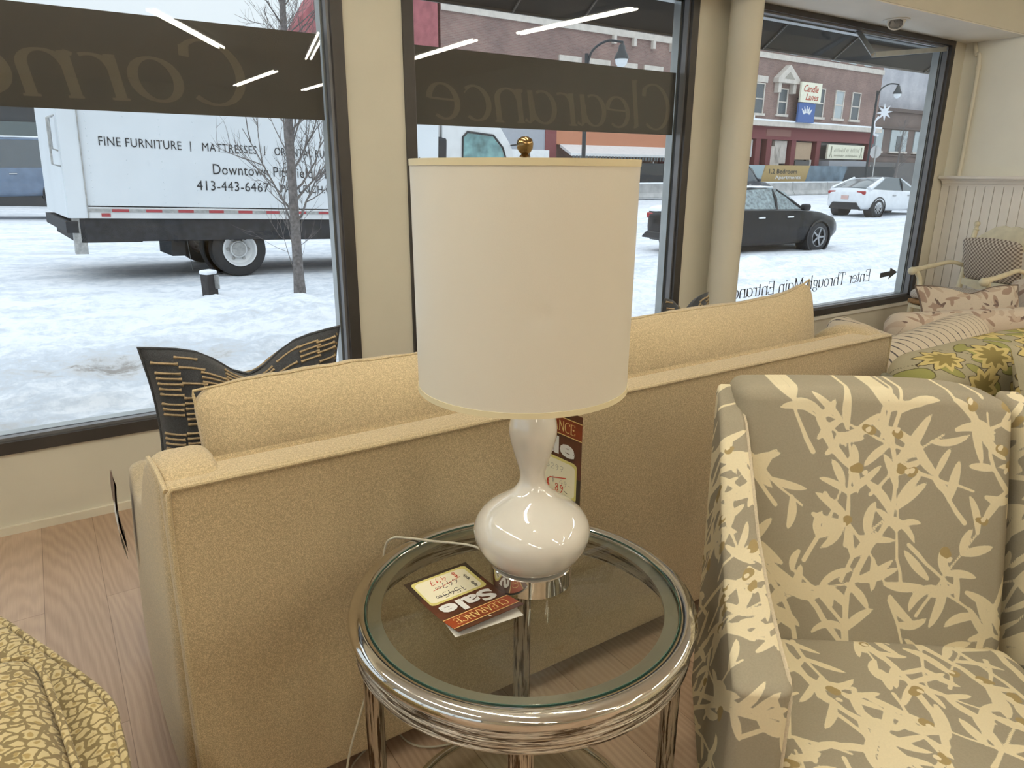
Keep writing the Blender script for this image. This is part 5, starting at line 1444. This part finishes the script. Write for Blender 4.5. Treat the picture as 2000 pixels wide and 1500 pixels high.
mb = MB(); tbox(mb, -1.79, -1.775, -.03, 0, .80, 3.15); mb.build('corner_moulding', M['steel'], tk, 0)
mb = MB(); tbox(mb, -1.785, 3.24, -.02, 2.35, .80, .935); mb.build('lower_rail', M['white_gloss'], tk, 0)
mb = MB(); tbox(mb, -1.785, 3.24, -.028, -.02, .875, .915); mb.build('tape_strip', M['steel'], tk, 0)
for k in range(13):
    mb = MB(); x = -1.52 + k * .385; tbox(mb, x, x + .19, -.031, -.028, .877, .913); mb.build('red_tape', M['tape_red'], tk, 0)
mb = MB(); tbox(mb, -1.64, -1.54, -.031, -.019, .82, .86); mb.build('red_marker', M['tape_red'], tk, 0)
PTx = lambda x, y: TT_(x, -.006, y)
mb = MB()
for txt, x0, x1, z0, h in (('FINE FURNITURE', -1.58, -.64, 1.665, .105), ('|', -.535, -.525, 1.655, .125), ('MATTRESSES', -.385, .325, 1.67, .105), ('|', .43, .44, 1.66, .125), ('ORIENTAL RUGS', .57, 1.44, 1.67, .105), ('|', 1.55, 1.56, 1.66, .125), ('INTERIOR DESIGN', 1.68, 2.90, 1.67, .105),
                           ('Downtown Pittsfield, MA', -.27, 1.44, 1.36, .155), ('413-443-6467', -.49, .465, 1.17, .125), ('PAULRICH.COM', .64, 1.60, 1.175, .105)):
    put_text(mb, txt, x0, z0, x1 - x0, h, PTx, .0 if len(txt) > 1 else 0, 0, 0, 1.06)
mb.build('lettering', M['blackletter'], tk, 0)
mb = MB(); tbox(mb, -1.93, 3.9, .15, 2.2, .50, .80); mb.build('chassis', M['chassis'], tk, 0)
mb = MB(); tbox(mb, -1.88, -1.2, .02, .10, .50, .795); tbox(mb, -1.2, 3.2, .02, .06, .52, .795); mb.build('skirt_rail', M['chassis'], tk, 0)
mb = MB(); tbox(mb, -1.955, -1.82, .02, .14, .36, .80); mb.build('bumper_bracket', M['steel'], tk, 0)
mb = MB(); tbox(mb, -2.03, -1.90, .0, 2.35, .62, .76); mb.build('rear_step', M['chassis'], tk, 0)
mb = MB(); tbox(mb, -.83, -.66, .15, .9, .30, .58); mb.build('battery_box', M['chassis'], tk, 0)
mb = MB(); mb.grid(4, 8, lambda u, t: TT_(-.66 + .05 * t + .04 * u, .06 + .20 * u, .60 - .50 * t)); mb.grid(4, 8, lambda u, t: TT_(-.655 + .05 * t + .04 * (1 - u), .06 + .20 * (1 - u), .60 - .50 * t)); mb.build('mud_flap', M['steel'], tk)
mb = MB(); mb.lathe([(.43, -.25), (.43, .0), (.41, .0), (.41, -.25)], TT_(.04, .32, .38), 36, 0, Matrix.Rotation(R(90), 4, 'X') @ Matrix.Rotation(0, 4, 'Z')); mb.build('inner_wheel_guard', M['chassis'], tk)
for x in (.04, 3.95):
    for yy, sg in ((.20, -1), (2.1, 1)):
        w_ = wheel(tk, TT_, x, yy, .375, .25, sg, 0, None)
        c = TT_(x, yy, .375); ax = (TT_(0, sg, 0) - TT_(0, 0, 0)).normalized(); ex = (TT_(1, 0, 0) - TT_(0, 0, 0)).normalized(); ez = ax.cross(ex); ez = ez if ez.z > 0 else -ez
        MM = Matrix((tuple(ex) + (0,), tuple(ez) + (0,), tuple(ax) + (0,), (0, 0, 0, 1))).transposed()
        mb = MB(); mb.lathe([(.235, .10), (.235, .135), (.215, .135), (.205, .10), (.195, .06), (.12, .02), (.115, .075), (.05, .09), (.0001, .09)], c, 36, 0, MM, False); rm = mb.build('rim', M['white_gloss'], w_, 30)
        mb = MB()
        for k in range(6):
            a = k * math.pi / 3; p = Vector(c) + MM @ Vector((.145 * math.cos(a), .145 * math.sin(a), .035)); mb.sphere(p, .026, 8)
        mb.lathe([(.10, .078), (.095, .093), (.0001, .095)], c, 20, 0, MM); mb.build('hub', M['steel'], w_)
# cab
cab = [(0, .62), (0, 2.32), (.10, 2.44), (.95, 2.44), (1.18, 2.36), (1.42, 2.08), (1.62, 1.62), (1.70, 1.30), (1.72, .62)]
mb = MB(); a = [TT_(3.45 + x, .22, z) for x, z in cab]; b = [TT_(3.45 + x, 2.12, z) for x, z in cab]; n = len(cab)
mb.add(a + b, [tuple(range(n - 1, -1, -1)), tuple(range(n, 2 * n))] + [(i, (i + 1) % n, (i + 1) % n + n, i + n) for i in range(n)]); mb.build('cab', M['white_gloss'], tk, 0)
mb = MB(); pw = [(.42, 1.55), (.42, 2.14), (.50, 2.22), (1.02, 2.20), (1.22, 2.02), (1.42, 1.55)]
mb.prism(pw, lambda x, z: TT_(3.45 + x, .215, z), TT_(0, .01, 0) - TT_(0, 0, 0)); mb.build('side_window', M['cab_glass'], tk, 0)
mb = MB(); mb.tube([TT_(3.45 + x, .212, z) for x, z in [(.40, 1.53), (.40, 2.15), (.49, 2.24), (1.03, 2.22), (1.24, 2.03), (1.45, 1.53)]], .018, 6, closed=True); mb.build('window_seal', M['black'], tk)
mb = MB(); mb.rbox((.25, .12, .80), .05, .06, lambda x, y, z: TT_(3.42 + x, .26 + y, 1.72 + z)); mb.build('air_intake', M['chassis'], tk)
mb = MB(); tbox(mb, 3.24, 3.42, .25, 2.1, 1.0, 2.35); mb.build('cab_rear_panel', M['sign_grey'], tk, 0)
mb = MB(); mb.tube([TT_(4.85, .20, 2.08), TT_(4.95, .0, 2.10), TT_(5.0, -.06, 1.95), TT_(5.0, -.06, 1.45), TT_(4.95, .1, 1.42)], .014, 6); mb.build('mirror_arm', M['black'], tk)
mb = MB(); mb.rbox((.07, .18, .40), .03, .04, lambda x, y, z: TT_(5.0 + x, -.06 + y, 1.78 + z)); mb.build('door_mirror', M['black'], tk)
mb = MB(); mb.sphere(TT_(4.35, .35, 2.47), .035, 10); mb.build('marker_light', M['amber'], tk)
mb = MB(); mb.tube([TT_(-2.03, .02, 1.96), TT_(-2.09, -.02, 1.94), TT_(-2.09, -.02, 1.42), TT_(-2.0, .02, 1.40)], .013, 6); mb.tube([TT_(-2.0, .12, 1.98), TT_(-2.06, .10, 1.96), TT_(-2.06, .10, 1.6), TT_(-2.0, .12, 1.58)], .012, 6); mb.build('grab_handle', M['steel'], tk)
mb = MB(); mb.tube(smooth_path([TT_(1.5, .06, .52), TT_(1.40, .05, .40), TT_(1.5, .05, .31), TT_(1.75, .06, .30)], 6), .015, 6); mb.build('air_hose', M['black'], tk)

# ------------------------------------------------------------------ street trees, bollard
def tree(name, label, base, h, r0, seed, lean, bmin=1.1, dens_=34):
    rr = random.Random(seed); root = thing(name, label, 'tree', base)
    trunk = []; n = 16
    for i in range(n + 1):
        t = i / n; trunk.append(Vector((base[0] + lean[0] * t + .015 * math.sin(t * 5 + seed), base[1] + lean[1] * t, base[2] - .05 + h * t)))
    mb = MB(); mb.tube(trunk, [r0 * (1.25 if i == 0 else 1) * (1 - .82 * i / n) for i in range(n + 1)], 10); mb.build('trunk', M['bark_tree'], root)
    mb = MB()
    def branch(p, d, L, r, lv):
        k = 5; pts = [p]; q = p.copy()
        for i in range(k):
            d = (d + Vector((rr.gauss(0, .10), rr.gauss(0, .10), .10 + rr.gauss(0, .06)))).normalized(); q = q + d * L / k; pts.append(q.copy())
        mb.tube(pts, [r * (1 - .75 * i / k) for i in range(k + 1)], 5 if lv else 6, False)
        if lv < 3:
            m = (5, 4, 2)[lv]
            for i in range(m):
                t = rr.uniform(.25, 1); j = min(k - 1, int(t * k)); pp_ = pts[j].lerp(pts[j + 1], t * k - j)
                a = rr.uniform(0, 6.28); o = d.orthogonal().normalized(); o2 = d.cross(o)
                dd = (d * rr.uniform(.6, 1.0) + (o * math.cos(a) + o2 * math.sin(a)) * rr.uniform(.45, .8)).normalized()
                branch(pp_, dd, L * rr.uniform(.42, .66), max(.0022, r * .5), lv + 1)
    for i in range(dens_):
        t = bmin / h + (1 - bmin / h) * (i / dens_) ** .9 * .97
        j = min(n - 1, int(t * n)); p = trunk[j].lerp(trunk[j + 1], t * n - j); a = rr.uniform(0, 6.28)
        d = Vector((math.cos(a) * .75, math.sin(a) * .75, rr.uniform(.55, 1.0))).normalized()
        branch(p, d, rr.uniform(.55, 1.15) * (1.1 - .55 * t), max(.005, r0 * .28 * (1.05 - t)), 0)
    if seed == 3:   # sucker shoots from the foot
        for k in range(5):
            a = rr.uniform(0, 6.28); branch(trunk[0] + Vector((0, 0, .2 + .1 * k)), Vector((math.cos(a) * .4, math.sin(a) * .4, 1)).normalized(), rr.uniform(.5, 1.0), .006, 1)
    mb.build('branches', M['bark_tree'], root)
    return root
tree('street_tree', 'bare young street tree with thin twigs standing in snow before the truck', (2.47, 8.33, .0), 5.4, .062, 3, (.16, .1), .75, 46)
tree('street_tree', 'bare shrub tree far off in front of the brown brick corner building', (47.5, 26.5, -.2), 5.0, .10, 8, (.2, 0), 1.6, 20)
bl = thing('snow_capped_post', 'short dark wooden post with a cap of snow standing in the snow', 'post', (1.565, 8.80, -.02))
mb = MB(); mb.box((1.565, 8.80, .11), (.125, .125, .36), Matrix.Rotation(R(25), 4, 'Z')); mb.build('post_body', M['weathered'], bl, 0)
mb = MB(); mb.rbox((.15, .15, .05), .022, .03, lambda x, y, z: Matrix.Rotation(R(25), 3, 'Z') @ Vector((x, y, z)) + Vector((1.565, 8.80, .31))); mb.build('snow_cap', M['snow'], bl)
mb = MB(); mb.box((1.632, 8.735, .20), (.012, .10, .16), Matrix.Rotation(R(25), 4, 'Z')); mb.build('metal_box', M['steel'], bl, 0)

# ------------------------------------------------------------------ street lamps
def street_lamp(label, base, h, d):
    root = thing('street_lamp', label, 'street lamp', base)
    b = Vector(base); d = Vector(d).normalized()
    mb = MB(); mb.tube([b - Vector((0, 0, .3)), b + Vector((0, 0, .5)), b + Vector((0, 0, .55)), b + Vector((0, 0, h))], [.10, .10, .055, .042], 12); mb.build('pole', M['lamp_green'], root)
    mb = MB(); mb.tube(smooth_path([b + Vector((0, 0, h - .35)), b + Vector((0, 0, h + .05)) + d * .12, b + Vector((0, 0, h + .26)) + d * .45, b + Vector((0, 0, h + .24)) + d * .80], 6), .028, 8); mb.build('arm', M['lamp_green'], root)
    q = b + Vector((0, 0, h)) + d * .80
    mb = MB(); mb.lathe([(.03, .26), (.035, .20), (.07, .17), (.09, .06), (.16, -.06), (.17, -.12), (.0001, -.12)], q, 20); mb.build('lantern_hood', M['lamp_green'], root)
    mb = MB(); mb.lathe([(.15, -.12), (.13, -.22), (.07, -.28), (.0001, -.30)], q, 20); mb.build('lens', M['lens'], root)
    return root
street_lamp('curved arm street lamp rising above the reversed Clearance lettering', (11.16, 13.87, -.3), 4.35, (.8, -.55, 0))
street_lamp('curved arm street lamp with a lit star garland by the brown brick corner building', (29.83, 17.92, -.2), 4.9, (.8, -.6, 0))
sg_ = thing('star_garland', 'white star shaped winter decoration hung on the right street lamp pole', 'decoration', (30.1, 17.7, 3.9))
def RV(a, b): return Vector((29.83, 17.92, .25)) + Vector((.84, -.54, 0)) * a + Vector((0, 0, b))
mb = MB()
sc0 = (.42, 3.62)
pts = []
for k in range(16):
    r_ = .34 if k % 2 == 0 else .13; a = k * math.pi / 8 + .1; pts.append((sc0[0] + r_ * math.cos(a), sc0[1] + r_ * math.sin(a)))
mb.prism(pts, RV, Vector((.54, .84, 0)) * .04); mb.build('star', M['star'], sg_, 0)
mb = MB(); mb.tube(smooth_path([RV(.2, 3.45), RV(.05, 3.2), RV(.10, 2.95), RV(.10, 2.75), RV(.28, 2.7)], 8), .045, 8); mb.build('tail', M['star'], sg_)

# ------------------------------------------------------------------ brick block across the street
BO = (47.2, 35.0, 0.0); BT = frame_of(BO, 1.5)
def bbx(mb, x0, x1, y0, y1, z0, z1):
    m = MB(); m.bb(x0, x1, y0, y1, z0, z1); mb.add([BT(*p) for p in m.v], m.f)
def one(nm, mat, root, *bx, sm=0):
    mb = MB()
    for b in bx: bbx(mb, *b)
    return mb.build(nm, mat, root, sm)
bk = thing('brick_building', 'long red brown brick block with shopfronts across the street', 'building', BO)
one('wall', M['brick'], bk, (-29.0, 12.0, 0, 8, 4.7, 14.0), (-29.0, 12.0, .6, 8, -.5, 4.7))
one('stone_course', M['stone'], bk, (-29.0, 12.05, -.10, 0, 9.05, 9.4))
one('cornice', M['stone'], bk, (-6.0, 12.2, -.5, .6, 4.62, 4.95))
one('cornice_snow', M['snow'], bk, (-6.0, 12.2, -.48, .0, 4.95, 5.06))
def win(x0, x1, z0, z1, mat, lint=.3, sill=True):
    w_ = one('window', M['stone'], bk, (x0 - .10, x0, -.08, .0, z0, z1), (x1, x1 + .10, -.08, 0, z0, z1), (x0 - .1, x1 + .1, -.08, 0, z1, z1 + .08), (x0, x1, -.06, 0, (z0 + z1) / 2 - .04, (z0 + z1) / 2 + .04))
    one('pane', mat, w_, (x0, x1, -.03, .0, z0, z1))
    if sill: one('window_sill', M['stone'], w_, (x0 - .25, x1 + .25, -.16, 0, z0 - .16, z0))
    if lint: one('lintel', M['stone'], w_, (x0 - .3, x1 + .3, -.10, 0, z1 + .12, z1 + .12 + lint))
win(-4.05, -3.15, 5.45, 7.35, M['win_dark'], .42)
win(-1.35, -.45, 5.50, 7.15, M['win_dark'], 0)
win(3.05, 4.15, 5.50, 7.45, M['win_dark'], 0); win(5.75, 6.75, 5.50, 7.45, M['win_mid'], 0); win(8.05, 9.05, 5.50, 7.45, M['win_dark'], 0)
for x in (-3.4, -.8, 4.6, 6.9, 9.1): win(x, x + 1.0, 9.5, 11.4, M['win_mid'], 0, False)
for x in (-27.5, -25.2, -22.9, -20.6, -18.3, -16.0, -13.7): win(x, x + 1.1, 9.5, 11.4, M['win_mid'], 0, False)
for x in (-21.2, -19.0, -16.8, -14.6): win(x, x + 1.0, 5.3, 7.05, M['win_mid'], .5, False)
for x in (-17.6, -16.0, -14.4, -12.8, -11.2): one('stone_bracket', M['stone'], bk, (x, x + .22, -.22, 0, 8.6, 9.05))
mb = MB(); mb.prism([(-2.15, 7.85), (-.9, 8.75), (.35, 7.85), (.35, 7.55), (-2.15, 7.55)], lambda a, b: BT(a, -.45, b), BT(0, .45, 0) - BT(0, 0, 0)); pdm = mb.build('pediment', M['stone'], bk, 0)
mb = MB(); mb.prism([(-1.5, 7.82), (-.9, 8.28), (-.3, 7.82)], lambda a, b: BT(a, -.47, b), BT(0, .02, 0) - BT(0, 0, 0)); mb.build('pediment_recess', plain('dark_tan_stone', (.36, .33, .28), .9), pdm, 0)  # darker tan stone plate on the pediment face
one('pediment_bracket', M['stone'], pdm, (-1.95, -1.6, -.35, 0, 6.9, 7.55), (-.2, .15, -.35, 0, 6.9, 7.55))
one('fascia', M['maroon'], bk, (-6.0, 12.0, -.05, .6, 3.75, 4.62))
one('fascia_panel', plain('faded_gilt', (.27, .13, .11), .7), bk, (-2.4, .5, -.07, -.05, 3.98, 4.45))
for x in (-5.8, -3.2, -1.95, 1.0, 4.2, 11.5): one('pilaster', M['maroon'], bk, (x - .2, x + .35, -.02, .6, -.3, 3.75))
one('storefront', M['store_dark'], bk, (-6.0, 12.0, .45, .6, -.3, 3.75))
one('roll_shutter', M['white_gloss'], bk, (-6.2, -3.5, .2, .45, 2.5, 3.7)); one('poster_window', M['poster'], bk, (-6.2, -4.0, .3, .45, -.2, 2.3))
one('door_surround', M['stone'], bk, (-2.7, -2.6, .2, .45, -.2, 3.6), (-2.0, -1.95, .2, .45, -.2, 3.6), (-2.7, -1.95, .2, .45, 1.3, 1.5), (-.9, .55, .2, .45, 2.1, 3.7), (-1.5, -.2, .2, .45, -.2, 3.3))
one('tan_panel', M['tan'], bk, (1.7, 3.7, .2, .45, 2.4, 3.65)); one('window_lettering_panel', M['store_dark'], bk, (1.7, 3.6, .15, .44, -.2, 2.3)); one('door_frame', M['stone'], bk, (3.55, 3.8, .15, .45, -.2, 2.4))
mb = MB(); put_text(mb, 'HISTORIC', 1.9, .75, 1.5, .3, lambda x, y: BT(x, .13, y), .01); mb.build('window_lettering', M['tan'], bk, 0)
one('grey_awning', M['grey_wall'], bk, (4.9, 10.2, -.7, .45, 1.75, 2.35)); one('tan_doorway', M['banner_gold'], bk, (6.2, 7.3, .2, .45, -.2, 1.7)); one('pale_display_window', M['win_mid'], bk, (4.8, 5.9, .2, .45, .3, 1.7))
# left shops seen over the truck cab
one('orange_fascia', M['orange'], bk, (-21.9, -12.4, -.05, .6, 2.95, 4.7)); one('grey_shop_wall', M['grey_wall'], bk, (-29, -22.4, -.05, .6, 2.55, 4.7)); one('grey_ledge', M['white_gloss'], bk, (-29, -22.3, -.35, .0, 2.15, 2.6))
one('maroon_pier', M['maroon'], bk, (-22.4, -21.6, -.1, .6, -.3, 4.6), (-12.6, -11.7, -.1, .6, -.3, 4.6))
one('tan_shop_panel', M['tan'], bk, (-26, -23.2, .1, .44, -.3, 2.3))
mb = MB(); mb.prism([(-.05, 2.95), (-1.1, 2.45), (-1.1, 2.30), (-.05, 2.80)], lambda a, b: BT(-21.3, a, b), BT(8.6, 0, 0) - BT(0, 0, 0)); mb.build('shop_awning', M['white_gloss'], bk, 0)
mb = MB()
for k in range(34): bbx(mb, -21.2 + k * .25, -21.06 + k * .25, -1.12, -1.1, 2.08, 2.32)
mb.build('awning_fringe', M['win_dark'], bk, 0)
one('shop_poster', M['poster'], bk, (-21.3, -19.3, .2, .44, -.2, 1.95), (-15.6, -13.2, .2, .44, -.2, 1.95)); one('shop_door_panel', M['tan'], bk, (-18.0, -16.6, .2, .44, -.3, 1.9))
one('wall_lamp', M['white_gloss'], bk, (-4.3, -4.05, -.2, 0, 5.02, 5.28))

def sign(nm, label, x0, x1, y, z0, z1, mat, grp=None):
    o = thing(nm, label, 'sign', BT((x0 + x1) / 2, y, z0)); one('panel', mat, o, (x0, x1, y - .15, y, z0, z1)); return o
s1 = sign('shop_sign', 'cream sign with two words in red script on the brick building', .15, 2.65, -.62, 6.35, 8.05 - .35, M['sign_cream'])
mb = MB(); put_text(mb, 'Candle', .45, 7.05, 1.8, .48, lambda x, y: BT(x, -.775, y), .02, .35); put_text(mb, 'Lanes', .75, 6.5, 1.6, .45, lambda x, y: BT(x, -.775, y), .02, .35); mb.build('script', M['sign_red'], s1, 0)
one('bracket', M['black'], s1, (.9, 1.0, -.62, 0, 6.6, 6.7), (1.8, 1.9, -.62, 0, 6.6, 6.7))
s2 = sign('shop_sign', 'blue sign with white bowling pins below the cream sign', .2, 2.2, -.55, 4.98, 6.32, M['sign_blue'])
mb = MB()
for k in range(5):
    a = R(-46 + 23 * k); c = (1.2 + .62 * math.sin(a), 5.42 + .45 * math.cos(a)); 
    u = Vector((math.sin(a), math.cos(a))); v = Vector((u.y, -u.x))
    mb.prism([(c[0] + u.x * p + v.x * q, c[1] + u.y * p + v.y * q) for p, q in ((-.24, -.07), (-.24, .07), (0, .09), (.12, .035), (.2, .05), (.26, 0), (.2, -.05), (.12, -.035), (0, -.09))], lambda x, y: BT(x, -.705, y), BT(0, .004, 0) - BT(0, 0, 0))
mb.build('bowling_pins', M['white_gloss'], s2, 0)
one('bracket', M['black'], s2, (.9, 1.0, -.55, 0, 5.6, 5.7), (1.8, 1.9, -.55, 0, 5.6, 5.7))
s3 = sign('shop_sign', 'long cream shop sign with dark green script over the grey awning', 4.9, 10.0, -.3, 2.5, 3.55, M['sign_cream'])
mb = MB(); r_ = random.Random(3)
for x0, x1, z, hh in ((5.75, 7.2, 3.02, .34), (7.45, 7.8, 3.02, .3), (8.05, 9.2, 3.02, .34), (5.8, 7.15, 2.68, .14), (7.4, 9.15, 2.68, .14)):
    x = x0; pts = []
    while x < x1:
        pts.append((x, z)); pts.append((x + hh * .25, z + hh * r_.uniform(.5, 1))); x += hh * .42
    ribbon(mb, pts, .05 if hh > .2 else .035, lambda x, y: BT(x, -.455, y))
for xc in (5.35, 9.6): ribbon(mb, [(xc - .16, 2.6), (xc, 3.0), (xc + .16, 2.6)], .09, lambda x, y: BT(x, -.455, y)); ribbon(mb, [(xc, 2.95), (xc + .03, 3.42)], .15, lambda x, y: BT(x, -.455, y))
mb.build('script', plain('olive_sign_script', (.22, .21, .15), .6), s3, 0)
s4 = sign('shop_sign', 'small square green and white sign at the shop right of the orange front', -11.5, -10.2, -.2, .95, 2.0, plain('green_white_sign', (.35, .55, .48), .6))
# neighbours
wb = thing('corner_building', 'brown and white painted brick corner building right of the red brick block', 'building', BT(16, 4, 0))
def BW(x0, x1, y0, y1, z0, z1, m, nm, root=wb): return one(nm, m, root, (x0, x1, y0, y1, z0, z1))
one('upper_wall', M['brick_white'], wb, (12.6, 33, 4, 12, 7.0, 15)); one('lower_wall', M['brick_dark'], wb, (12.6, 33, 2.5, 12, -.5, 7.0)); one('parapet', plain('brown_coping', (.13, .10, .09), .8), wb, (12.6, 33, 2.3, 2.6, 6.75, 7.05), (12.6, 33, 2.35, 2.6, 5.3, 5.5), (12.6, 33, 2.35, 2.6, 2.95, 3.1))
w_ = one('window', M['stone'], wb, (15.9, 18.4, 3.9, 4.0, 8.15, 8.35)); one('pane', M['win_dark'], w_, (16.2, 18.1, 3.93, 4.0, 8.35, 11.2)); one('blind', M['win_mid'], w_, (16.3, 18.0, 3.9, 3.93, 10.0, 11.1))
for x in (11.75, 14.9, 19.2, 23.4):
    w_ = one('window', M['win_mid'], wb, (x, x + 2.9, 2.42, 2.5, 3.35, 5.2)); one('pane', M['win_dark'], w_, (x + 1.0, x + 1.75, 2.38, 2.42, 3.4, 4.7)); one('window_sill', M['stone'], w_, (x - .1, x + 3.0, 2.3, 2.5, 3.2, 3.35))
one('ground_floor_window', M['store_dark'], wb, (12.0, 30, 2.4, 2.5, -.2, 2.4))
rb = thing('red_building', 'red painted masonry building rising left of the brick block', 'building', BT(-34, 0, 0))
mb = MB()
a = [Vector((13.96, 45.93, -.5)), Vector((17.9, 33.9, -.5)), Vector((17.9, 46.0, -.5)), Vector((15.0, 50.0, -.5))]; tps = [Vector((13.96, 45.93, 9.07)), Vector((17.9, 33.9, 15.3)), Vector((17.9, 46.0, 15.3)), Vector((15.0, 50.0, 9.07))]
mb.add(a + tps, [(3, 2, 1, 0), (4, 5, 6, 7), (0, 1, 5, 4), (1, 2, 6, 5), (2, 3, 7, 6), (3, 0, 4, 7)]); mb.build('wall', M['red_wall'], rb, 0)
gb = thing('glass_fronted_building', 'dark glass fronted shop building behind the slate blue vehicle', 'building', (-8, 33, 0))
mb = MB(); mb.bb(-22, 2.2, 33, 42, 0, 6.4); mb.build('wall', plain('dark_metal_cladding', (.06, .062, .065), .5), gb, 0)
mb = MB(); mb.bb(-22, 2.2, 32.6, 33, 3.9, 4.15); mb.build('canopy_band', M['frame_in'], gb, 0)
for x in (-21, -17, -13, -9, -5, -1.6):
    w_ = MB(); w_.bb(x, x + 3.4, 32.94, 33.0, .5, 3.1); w_ = w_.build('shop_window', plain('grey_green_glass', (.13, .155, .155), .2), gb, 0)
    m2 = MB(); m2.bb(x, x + 3.4, 32.9, 32.95, 2.05, 2.15); m2.build('transom_bar', M['black'], w_, 0)
mb = MB()
for k in range(12): mb.sphere((.6 + .13 * k, 32.5, 4.0 + .12 * k), .09, 6)
gl_ = tag(mb.build('light_string', emit('warm_bulbs', (1, .85, .5), 1.6), None), 'string of warm bulbs on the dark shop building behind the truck', 'lights')

# ------------------------------------------------------------------ barriers, fence banner, road sign
prof_ = [(-.30, 0), (-.30, .08), (-.14, .30), (-.09, .80), (.09, .80), (.14, .30), (.30, .08), (.30, 0)]
CO = (36.5, 31.3, -.02); CT = frame_of(CO, 1.5)
poss = ['leftmost', 'second', 'third', 'fourth', 'fifth', 'rightmost']
for i in range(6):
    x0 = -9.2 + i * 4.1
    root = thing('concrete_barrier', 'grey concrete road barrier topped with snow, %s of the row under the banners' % poss[i], 'barrier', CT(x0 + 2, 0, 0), 0, 'concrete road barriers')
    mb = MB(); mb.prism(prof_, lambda a, b: CT(x0, a, b), CT(4.05, 0, 0) - CT(0, 0, 0)); mb.build('block', M['concrete'], root, 0)
    mb = MB(); mb.rbox((4.0, .2, .09), .04, .15, lambda x, y, z: CT(x0 + 2.02 + x, y, .83 + z)); mb.build('snow_cap', M['snow'], root)
fe = thing('banner_fence', 'construction fence hung with gold and blue banners behind the barriers', 'fence', CT(8, 1.2, 0))
segs = [(-9.3, 3.2, 'banner_dark'), (3.2, 5.4, 'banner_pale'), (5.4, 10.6, 'banner_gold'), (10.6, 15.4, 'banner_blue'), (15.4, 22.5, 'banner_dark')]
for a, b, m_ in segs:
    mb = MB(); mb.prism([(a - .3, .2), (b - .5, .2), (b + .5, 1.95), (a + .3, 1.95)], lambda x, z: CT(x, 1.2, z), CT(0, .02, 0) - CT(0, 0, 0)); mb.build('banner', M[m_], fe, 0)
mb = MB(); put_text(mb, '1,2 Bedroom', 6.2, 1.35, 3.2, .35, lambda x, y: CT(x, 1.19, y), .01); mb.build('banner_lettering', M['banner_dark'], fe, 0)
mb = MB(); put_text(mb, 'Apartments', 6.9, .95, 3.0, .32, lambda x, y: CT(x, 1.19, y), .01); mb.build('banner_lettering', M['white_gloss'], fe, 0)
for k in range(9):
    mb = MB(); mb.cyl(CT(-9 + k * 4, 1.26, -.2), CT(-9 + k * 4, 1.26, 2.05), .03, None, 6); mb.build('fence_post', M['steel'], fe)
rs = thing('road_sign', 'grey back of an octagonal road sign on a pole beside the right street lamp', 'sign', (39.08, 23.1, -.1))
u_ = Vector((.84, -.54, 0))
mb = MB(); mb.prism([(.33 * math.cos(R(22.5 + 45 * k)), 2.55 + .33 * math.sin(R(22.5 + 45 * k))) for k in range(8)], lambda a, b: Vector((39.08, 23.1, 0)) + u_ * a + Vector((0, 0, b)), (.01, .015, 0)); mb.build('plate', M['sign_grey'], rs, 0)
mb = MB(); mb.cyl((39.06, 23.06, -.2), (39.06, 23.06, 2.9), .03, None, 8); mb.build('pole', M['steel'], rs)
